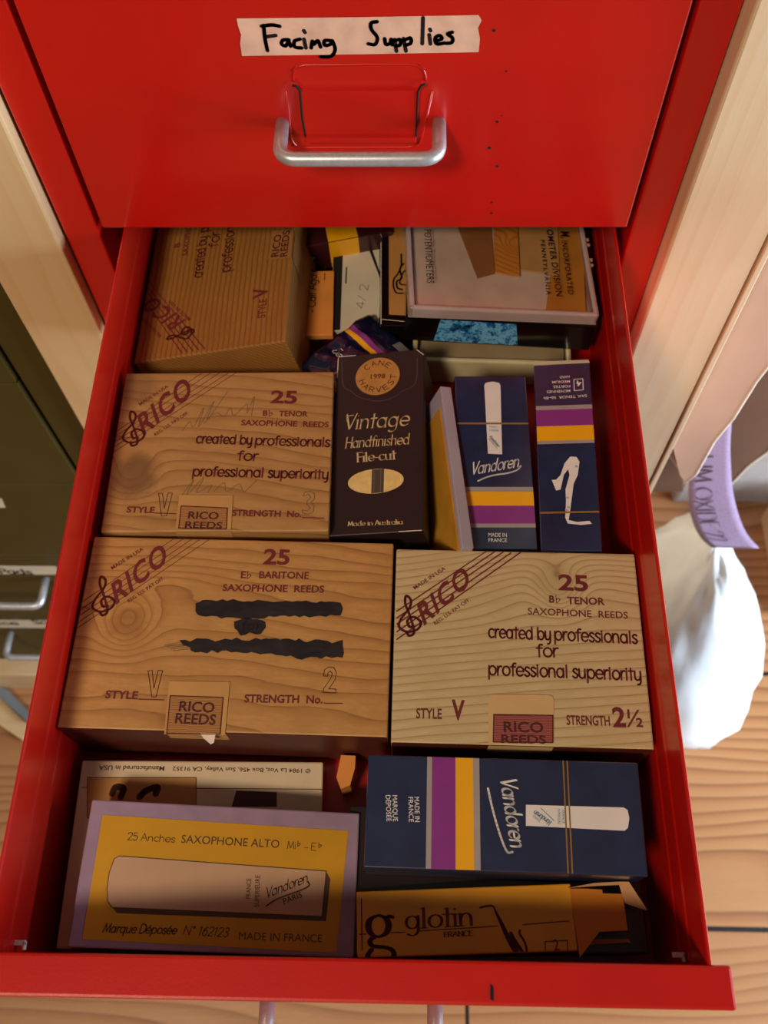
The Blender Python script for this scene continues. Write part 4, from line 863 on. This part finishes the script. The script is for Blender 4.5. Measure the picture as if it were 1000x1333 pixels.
# ------------------------------------------------------------------ small things
# frosted case leaning between the black carton and the wrapped navy carton
a, b = Vector((0.0440, -0.0851, -0.0260)), Vector((0.0536, -0.1755, -0.0290))
d = (b - a).normalized(); lean = Vector((0.34, 0, 1)).normalized(); w = d.cross(lean).normalized()
fc = thing('plastic_case', 'frosted plastic case on edge, leaning between the black and navy cartons', 'case', (a + b) / 2 - lean * 0.046)
def obox(bm, o, ex, ey, ez, lo, hi):
    t = bmesh.new(); add_box(t, lo, hi, .0005); M = Matrix((ex, ey, ez)).transposed().to_4x4(); M.translation = o; merge(bm, t, 0, M)
L = (b - a).length
bm = bmesh.new(); obox(bm, lean * .046, d, w, lean, (-L / 2, -.0030, -.0425), (L / 2, .0030, 0)); link('case_body', bm, FROST, fc)
bm = bmesh.new(); obox(bm, lean * .046, d, w, lean, (-L / 2 + .011, .0030, -.044), (L / 2, .0036, -.003)); obox(bm, lean * .046, d, w, lean, (-L / 2 + .011, -.0036, -.044), (L / 2, -.0030, -.003)); link('case_side', bm, AMBER, fc)['label'] = 'amber broad side'

# clear parts case with a printed lid, on a glossy black box, both tilted
def framed_case(name, label, pose, t, wall, rim):
    ctr, rot, w, h = pose; R3 = Euler(rot).to_matrix()
    root = thing(name, label, 'case', Vector(ctr) - R3 @ Vector((0, 0, t)), rot)
    bm = bmesh.new(); hw, hh = w / 2, h / 2
    add_box(bm, (-hw, -hh, 0), (hw, hh, .0012), .0004)
    for lo, hi in (((-hw, -hh, 0), (-hw + wall, hh, t)), ((hw - wall, -hh, 0), (hw, hh, t)), ((-hw, -hh, 0), (hw, -hh + wall, t)), ((-hw, hh - wall, 0), (hw, hh, t))): add_box(bm, lo, hi, .0012, 3)
    link('case_base', bm, rim, root)
    bm = bmesh.new(); add_box(bm, (-hw + wall, -hh + wall, t - .0022), (hw - wall, hh - wall, t - .0012)); link('case_lid', bm, CLEAR, root)['label'] = 'clear lid'
    return root, hw, hh
def inside(name, label, cat, root, polyg, z, th, m, group=None):
    bm = bmesh.new(); c = sum((Vector((p[0], p[1], 0)) for p in polyg), Vector()) / len(polyg)
    add_prism(bm, [(p[0] - c.x, p[1] - c.y, 0) for p in polyg], (0, 0, th))
    o = link(name, bm, m); R3 = root.rotation_euler.to_matrix(); o.location = root.location + R3 @ Vector((c.x, c.y, z)); o.rotation_euler = root.rotation_euler
    return tag(o, label, cat, group)
root, hw, hh = framed_case('plastic_case', 'clear plastic parts case with black lettering at the back right', ((0.0751, 0.0135, -0.0282), (-0.0165, 0.1104, 0.0412), 0.1047, 0.0971), .008, .0030, RIM)
i0 = (-hw + .004, -hh + .004); i1 = (hw - .004, hh - .004)
inside('paper_card', 'off-white paper card inside the clear lettered case', 'paper', root, [i0, (i1[0] - .018, i0[1]), (i1[0] - .018, i1[1]), (i0[0], i1[1])], .0014, .0020, plain('grey_white_card', 'D2C4B8', rough=.8))
inside('kraft_card', 'dark kraft wedge on the paper card inside the clear case', 'card', root, [(-0.01276, -0.02172), (-0.00271, -0.01774), (-0.00132, 0.03117), (-0.02446, 0.02952)], .0036, .0006, plain('kraft_card', '9A6A3C', rough=.7))
inside('paper_packet', 'orange-printed yellow paper packet under the clear lid', 'packet', root, [(-0.00271, -0.01774), (0.01119, -0.01979), (0.01448, 0.03230), (0.00033, 0.03129)], .0043, .0010, grain_print('orange_scroll', 'D9A24A', 'CC8A30', 'C2561E', 260, [((0.00451, -0.00265) + (.006, .006, 3))], .4, .5, sharp=.6))
inside('paper_packet', 'plain tan paper packet right of the orange-printed packet', 'packet', root, [(0.01216, -0.01514), (0.03405, -0.01724), (0.03875, 0.03403), (0.01517, 0.03235)], .0043, .0010, plain('tan_packet', 'C9A468', rough=.6))
inside('paper_packet', 'amber paper packet along the right wall of the clear case', 'packet', root, [(0.02284, -0.04692), (0.04577, -0.04652), (0.05414, 0.03513), (0.04014, 0.03413)], .0014, .0027, plain('amber_packet', 'C28A34', rough=.6))
pr = Print(.0068, {'ink': INK})
pr.text('POTENTIOMETERS', (-0.04176, 0.01020), (-0.04195, -0.02959), 'ink', .0042); pr.build('lid_lettering', root); pr = Print(.0068, {'ink': INK}); pr.text('M,', (0.03777, 0.01409), (0.03767, 0.00869), 'ink', .0052, bold=.01); pr.text('INCORPORATED', (0.03772, 0.00690), (0.03668, -0.03341), 'ink', .0030, bold=.01, space=1.1)
pr.text('OMETER DIVISION', (0.02973, 0.01500), (0.02972, -0.03512), 'ink', .0036, bold=.004); pr.text('PENNSYLVANIA', (0.02516, 0.00662), (0.02423, -0.03444), 'ink', .0024, bold=.01, space=1.3)
pr.build('lid_lettering', root)
bm = bmesh.new()
for y in (.2, -.12):
    for k in range(2): add_tube(bm, [(hw - .001, hh * y - k * .004, .0055), (hw + .002, hh * y - k * .004, .0055)], .0012, 8)
link('hinge', bm, RIM, root)

root, hw, hh = slab('gloss_box', 'glossy black box with a painted blue window reflection under the clear lettered case', 'box', ((0.0770, 0.0072, -0.0369), (0.0058, 0.0684, -0.0161), 0.1070, 0.0818), .022, BLACK_GLOSS, .0012)
bm = bmesh.new(); add_prism(bm, [(-.036, -hh - .0002, .002), (.012, -hh - .0002, .002), (.008, -hh - .0002, .0205), (-.034, -hh - .0002, .0205)], (0, -.0001, 0)); link('window_reflection', bm, WINDOW_GLINT, root)['label'] = 'painted swirling blue window reflection'

root, hw, hh = framed_case('plastic_case', 'yellowish clear case under the glossy black box, behind the navy cartons', ((0.0734, -0.0108, -0.0620), (0.0016, -0.0099, -0.0412), 0.0908, 0.0642), .021, .0030, BRASSY)
inside('paper_sheet', 'grey-white paper sheet inside the yellowish clear case', 'paper', root, [(-hw + .0035, -hh + .0035), (hw - .0035, -hh + .0035), (hw - .0035, hh - .0035), (-hw + .0035, hh - .0035)], .0016, .0140, plain('aged_paper', 'B0A280', rough=.8))
inside('paper_packet', 'creased yellow paper packet inside the yellowish clear case', 'packet', root, [(-hw + .006, -.010 - .0), (-hw + .030, -.014), (-hw + .033, .02), (-hw + .006, .02)], .0159, .0012, plain('yellow_packet', 'C29A48', rough=.6))

# matchbooks, narrow black box, striped box end, foil pouch
root, hw, hh = slab('matchbook', 'orange matchbook lettered Call Again beside the tilted reed box', 'matchbook', ((-0.0286, -0.0047, -0.0560), (-0.0010, -0.0110, 0.0276), 0.0185, 0.0481), .004, ORANGE, .0004, body='cover')
pr = Print(.004, {'ink': INK, 'grey': GREY, 'black': DARK_GAP})
pr.hand('- Call Again', (-0.00139, -0.00721), (-0.00106, 0.02602), 'ink', .0046, w=.0006)
pr.poly([(-0.00738, 0.02903), (-0.00630, 0.02853), (0.00093, 0.03949), (-0.00765, 0.03840)], 'grey', 1)
pr.line((0.00366, 0.01713), (0.00377, 0.02215), .0005, 'black'); pr.line((0.00381, 0.02399), (0.00414, 0.02860), .0004, 'black')
pr.build('cover_printing', root)
root, hw, hh = slab('matchbook', 'off-white matchbook with a black striker strip and staple', 'matchbook', ((-0.0065, 0.0087, -0.0580), (-0.0009, -0.0233, 0.0273), 0.0284, 0.0638), .004, PAPER, .0004, body='cover')
pr = Print(.004, {'black': DARK_GAP, 'pencil': PENCIL})
pr.poly([(-hw + .0002, -hh + .0002), (-hw + .0050, -hh + .0002), (-hw + .0060, hh), (-hw + .0002, hh)], 'black', 1)
pr.stroke([(-0.00595, 0.01543), (-0.00627, 0.00321)], .0008, 'black'); pr.hand('4/72', (0.00452, -0.01653), (0.00734, 0.00121), 'pencil', .0050, w=.0003)
pr.poly([(0.00633, 0.03340), (0.00849, 0.03329), (0.01478, 0.00816), (0.01406, 0.00636)][::-1], 'black', 1)
pr.build('cover_printing', root)

root, hw, hh = slab('slim_box', 'slim black box with a tan label, wedged beside the clear lettered case', 'box', ((0.0163, 0.0091, -0.0480), (0.0002, -0.0002, -0.0029), 0.0163, 0.0745), .030, BLACK_GLOSS, .0006)
pr = Print(.030, {'tan': TAN_LABEL, 'black': DARK_GAP, 'white': TORN})
pr.poly([(-0.00276, -0.02933), (0.00686, -0.02997), (0.00551, 0.03834), (-0.00396, 0.03832)], 'tan', 1)
pr.curve([(0.00535, -0.01376), (0.00125, -0.01334), (-0.00053, -0.00851), (-0.00027, -0.00319), (0.00175, 0.00039), (0.00375, 0.00671), (0.00378, 0.01584)], .0011, 'black', 2); pr.curve([(0.00464, -0.01113), (0.00189, -0.00982), (0.00148, -0.00496), (0.00420, -0.00228), (0.00309, 0.00400), (0.00511, 0.00853)], .0012, 'black', 2)
pr.curve([(0.00597, -0.00760), (0.00321, -0.00629), (0.00451, 0.00040), (0.00586, 0.00310)], .0010, 'black', 2)
for p, q in (((-0.00713, -0.03613), (-0.00845, 0.02508)), ((-0.00687, -0.03275), (0.00556, -0.03421))): pr.line(p, q, .0004, 'white', 1)
pr.build('box_label', root)

root, hw, hh = slab('striped_box', 'dark maroon box with a yellow stripe under the closed drawer edge', 'box', ((-0.0168, 0.0622, -0.0449), (0.0035, -0.0347, 0.2031), 0.0526, 0.0569), .022, plain('dark_maroon_carton', '3A1418', rough=.35, coat=.5), .0006)
x0, x1 = (-0.01243, -0.02553)[0], (0.00551, -0.02698)[0]
pr = Print(.022, {'yellow': YELLOW})
pr.poly([(x0, -hh + .0003), (x1, -hh + .0003), (x1, hh), (x0, hh)], 'yellow', 1)
f = pr.bm.faces.new([pr.bm.verts.new(v) for v in ((x0, -hh - .0002, .001), (x1, -hh - .0002, .001), (x1, -hh - .0002, .022), (x0, -hh - .0002, .022))])
pr.build('stripe', root)

ctr, rot, w, h = ((-0.0040, -0.0489, -0.0500), (0.0341, -0.0455, 0.7602), 0.0548, 0.0384)
root = thing('foil_pouch', 'crumpled navy foil pouch with a yellow and purple stripe', 'pouch', Vector(ctr) - Vector((0, 0, .009)), rot)
bm = bmesh.new(); NX, NY = 36, 24
def ph(u, v):
    x, y = (u - .5) * w, (v - .5) * h
    e = min(1, 4.5 * min(u, 1 - u, v + .2, 1.2 - v)); e = max(0, e)
    return x, y, .0045 * e ** .6 + .0022 * noise.noise(Vector((x * 130, y * 90, 3))) * e + .0008 * noise.noise(Vector((x * 400, y * 300, 7))) * e
top = [[bm.verts.new((ph(i / NX, j / NY)[0] + (.0008 * (j % 2) if i == NX else 0), ph(i / NX, j / NY)[1], .0045 + ph(i / NX, j / NY)[2])) for j in range(NY + 1)] for i in range(NX + 1)]
bot = [[bm.verts.new((v.co.x, v.co.y, .0045 - .8 * (v.co.z - .0045) - .0003)) for v in r] for r in top]
for i in range(NX):
    for j in range(NY):
        u = (i + .5) / NX; mi = 1 if .63 <= u < .69 else 2 if .69 <= u < .745 else 0
        f = bm.faces.new([top[i][j], top[i + 1][j], top[i + 1][j + 1], top[i][j + 1]]); f.material_index = mi; f.smooth = True
        f = bm.faces.new([bot[i][j + 1], bot[i + 1][j + 1], bot[i + 1][j], bot[i][j]]); f.smooth = True
for i in range(NX):
    for j in (0, NY): bm.faces.new([top[i][j], bot[i][j], bot[i + 1][j], top[i + 1][j]])
for j in range(NY):
    for i in (0, NX): bm.faces.new([top[i][j], top[i][j + 1], bot[i][j + 1], bot[i][j]])
link('pouch_body', bm, [FOIL, YELLOW, PURPLE], root)
pr = Print(0, {'white': WHITE}); pr.warp = lambda p, l: Vector((p[0], p[1], .0049 + ph(p[0] / w + .5, p[1] / h + .5)[2] + .0002))
pr.hand('Vandoren', (-.0065, -.013), (-.004, .013), 'white', p2=(-.0110, -.013), w=.0004, slant=.3); pr.line((-.0035, -.013), (-.002, .011), .0003, 'white')
for k in range(5): pr.line((w / 2 - .0065 + k * .0012, -h / 2 + .002), (w / 2 - .0065 + k * .0012, -h / 2 + .012), .0003, 'white')
pr.build('pouch_printing', root)

# bits in the dark gap in front of the baritone box
bm = bmesh.new(); c = (-0.0028, -0.2729, -0.0620)
pts = [(-0.0052, -0.2660, -0.0620), (0.0015, -0.2662, -0.0620), (0.0014, -0.2718, -0.0620), (-0.0005, -0.2794, -0.0620), (-0.0046, -0.2812, -0.0620), (-0.0069, -0.2761, -0.0620)]
add_prism(bm, pts, (0, 0, -.020)); tag(link('orange_card', bm, ORANGE), 'small orange printed card standing in the gap right of the cream box', 'card')
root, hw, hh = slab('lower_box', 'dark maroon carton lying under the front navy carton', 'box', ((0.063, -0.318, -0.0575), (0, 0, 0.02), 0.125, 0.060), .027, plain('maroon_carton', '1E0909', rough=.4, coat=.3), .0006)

# ------------------------------------------------------------------ right of the cabinet
cb = thing('cardboard_box', 'torn open cardboard box hanging beside the right wooden post', 'cardboard box', (0.30, 0.10, -0.27))
def sheet(name, pts, th, m, parent, off):
    bm = bmesh.new(); add_prism(bm, pts, off); o = link(name, bm, m, parent); o.location = -parent.location; return o
flap = [(0.1978, 0.0040, -0.1491), (0.2231, 0.0040, -0.2279), (0.2398, 0.0040, -0.2717), (0.2476, 0.0040, -0.2853), (0.2524, 0.0040, -0.2716), (0.2522, 0.0040, -0.2221), (0.2565, 0.0040, -0.1910), (0.2577, 0.0040, -0.1461), (0.2609, 0.0040, -0.1190), (0.2706, 0.0040, -0.0371), (0.2124, 0.0040, 0.1019), (0.1847, 0.0040, 0.0441)]
flap = [(max(p[0], .2175), p[1], p[2]) for p in flap]
sheet('front_flap', flap, .004, CARDBOARD, cb, (0, .004, 0))
bm = bmesh.new(); add_tube(bm, [(p[0], 0.0045, p[2]) for p in flap[3:10]], .0012, 6); o = link('torn_edge', bm, TORN, cb); o.location = -cb.location
back = [(0.2897, 0.1600, -0.3446), (0.3871, 0.1600, -0.5870), (0.3953, 0.1600, -0.5648), (0.4016, 0.1600, -0.5230), (0.4124, 0.1600, -0.4934), (0.4366, 0.1600, -0.3560), (0.3271, 0.1600, -0.0942), (0.2794, 0.1600, -0.2375)]
back = [(max(p[0], .2175), p[1], p[2]) for p in back]
sheet('back_panel', back, .004, CARDBOARD_DARK, cb, (0, .004, 0))
bm = bmesh.new(); add_tube(bm, [(p[0], 0.1595, p[2]) for p in back[1:6]], .0010, 6); o = link('torn_edge', bm, TORN, cb); o.location = -cb.location
# sandpaper hanging out of it
bm = bmesh.new()
SL = [(0.2481, 0.0300, -0.2309), (0.2549, 0.0300, -0.2700), (0.2619, 0.0300, -0.3093), (0.2700, 0.0297, -0.3462), (0.2803, 0.0290, -0.3796), (0.2924, 0.0275, -0.4091), (0.3052, 0.0245, -0.4307), (0.3167, 0.0200, -0.4398)]
SR = [(0.2719, 0.0300, -0.2307), (0.2828, 0.0300, -0.2697), (0.2956, 0.0300, -0.3089), (0.3075, 0.0297, -0.3430), (0.3212, 0.0290, -0.3760), (0.3351, 0.0275, -0.4053), (0.3480, 0.0245, -0.4266), (0.3614, 0.0200, -0.4407)]
SL, SR = spline(SL, 3), spline(SR, 3)
va = [[bm.verts.new(Vector(a).lerp(Vector(b), k / 6)) for k in range(7)] for a, b in zip(SL, SR)]
vb = [[bm.verts.new(v.co + Vector((0, .0008, .0003))) for v in r] for r in va]
for i in range(len(va) - 1):
    for k in range(6):
        f = bm.faces.new([va[i][k], va[i + 1][k], va[i + 1][k + 1], va[i][k + 1]]); f.smooth = True
        f = bm.faces.new([vb[i][k + 1], vb[i + 1][k + 1], vb[i + 1][k], vb[i][k]]); f.smooth = True
n = len(va) - 1
for i in range(n):
    for k in (0, 6): bm.faces.new([va[i][k], vb[i][k], vb[i + 1][k], va[i + 1][k]])
for k in range(6):
    for i in (0, n): bm.faces.new([va[i][k], va[i][k + 1], vb[i][k + 1], vb[i][k]])
sand = link('sandpaper_strip', bm, SANDPAPER); tag(sand, 'lilac sandpaper strip curling out of the torn cardboard box', 'sandpaper')
pr = Print(0, {'ink': SAND_INK})
def sw_(p, l):
    s = max(0, min(.9999, p[0])) * n; i = int(s); fr = s - i
    a = Vector(SL[i]).lerp(Vector(SL[i + 1]), fr); b = Vector(SR[i]).lerp(Vector(SR[i + 1]), fr)
    return a.lerp(b, p[1]) + (Vector(SL[i + 1]) - Vector(SL[i])).cross(Vector(SR[i]) - Vector(SL[i])).normalized() * .0009 * SGN
SGN = -1 if (Vector(SL[1]) - Vector(SL[0])).cross(Vector(SR[0]) - Vector(SL[0])).y > 0 else 1
pr.warp = sw_
def wrap_text(s, s0, s1, t0, th):
    V, F = font_mesh(s, 0.0, 1.0); x0, x1 = min(v.x for v in V), max(v.x for v in V)
    W = [pr.bm.verts.new(sw_((s0 + (s1 - s0) * (v.x - x0) / (x1 - x0), t0 + th * v.y / .72), 0)) for v in V]
    for f in F: pr.bm.faces.new([W[i] for i in f])
pr.hand('UM OXIDE 220', (.20, .14), (.88, .14), 'ink', p2=(.20, .54), w=.010)
pr.build('strip_lettering', sand)

bm = bmesh.new()
bmesh.ops.create_uvsphere(bm, u_segments=64, v_segments=40, radius=1)
for v in bm.verts:
    n3 = v.co.normalized()
    f = 1 + .10 * noise.noise(n3 * 1.7 + Vector((3, 1, 0))) + .05 * noise.noise(n3 * 4.5) + .015 * noise.noise(n3 * 14)
    v.co = Vector((n3.x * .108 * f, n3.y * .118 * f, max(-.15, n3.z * .190 * f)))
    t = max(0, v.co.z / .190); v.co.x *= 1 - .62 * t; v.co.y *= 1 - .25 * t; v.co.y += .03 * t
for f in bm.faces: f.smooth = True
o = link('plastic_bag', bm, BAG); o.location = (0.3265, 0.004, FZ + .151)
tag(o, 'bulging white plastic bag on the floor right of the open drawer', 'bag')
bm = bmesh.new(); add_prism(bm, [(0.3018, 0.2000, -0.5642), (0.3108, 0.2000, -0.5386), (0.3511, 0.2000, -0.6031), (0.3709, 0.2000, -0.6567), (0.3233, 0.2000, -0.6573)], (0, .004, 0))
tag(link('cardboard_scrap', bm, CARDBOARD_DARK), 'brown cardboard scrap standing behind the white plastic bag', 'cardboard')
bm = bmesh.new(); add_box(bm, (0.40, 0.26, FZ), (0.62, 0.50, -0.42), .006)
tag(link('storage_bin', bm, GREY_BIN), 'grey storage bin behind the torn cardboard box', 'bin')
q = (0.4861, 0.1785, -0.7200)
bm = bmesh.new(); add_box(bm, (q[0] + .034, q[1] - .09, FZ), (q[0] + .13, q[1] + .06, -0.72), .003)
tag(link('wood_block', bm, MAPLE_H), 'pale wooden block on the floor right of the sandpaper strip', 'block')
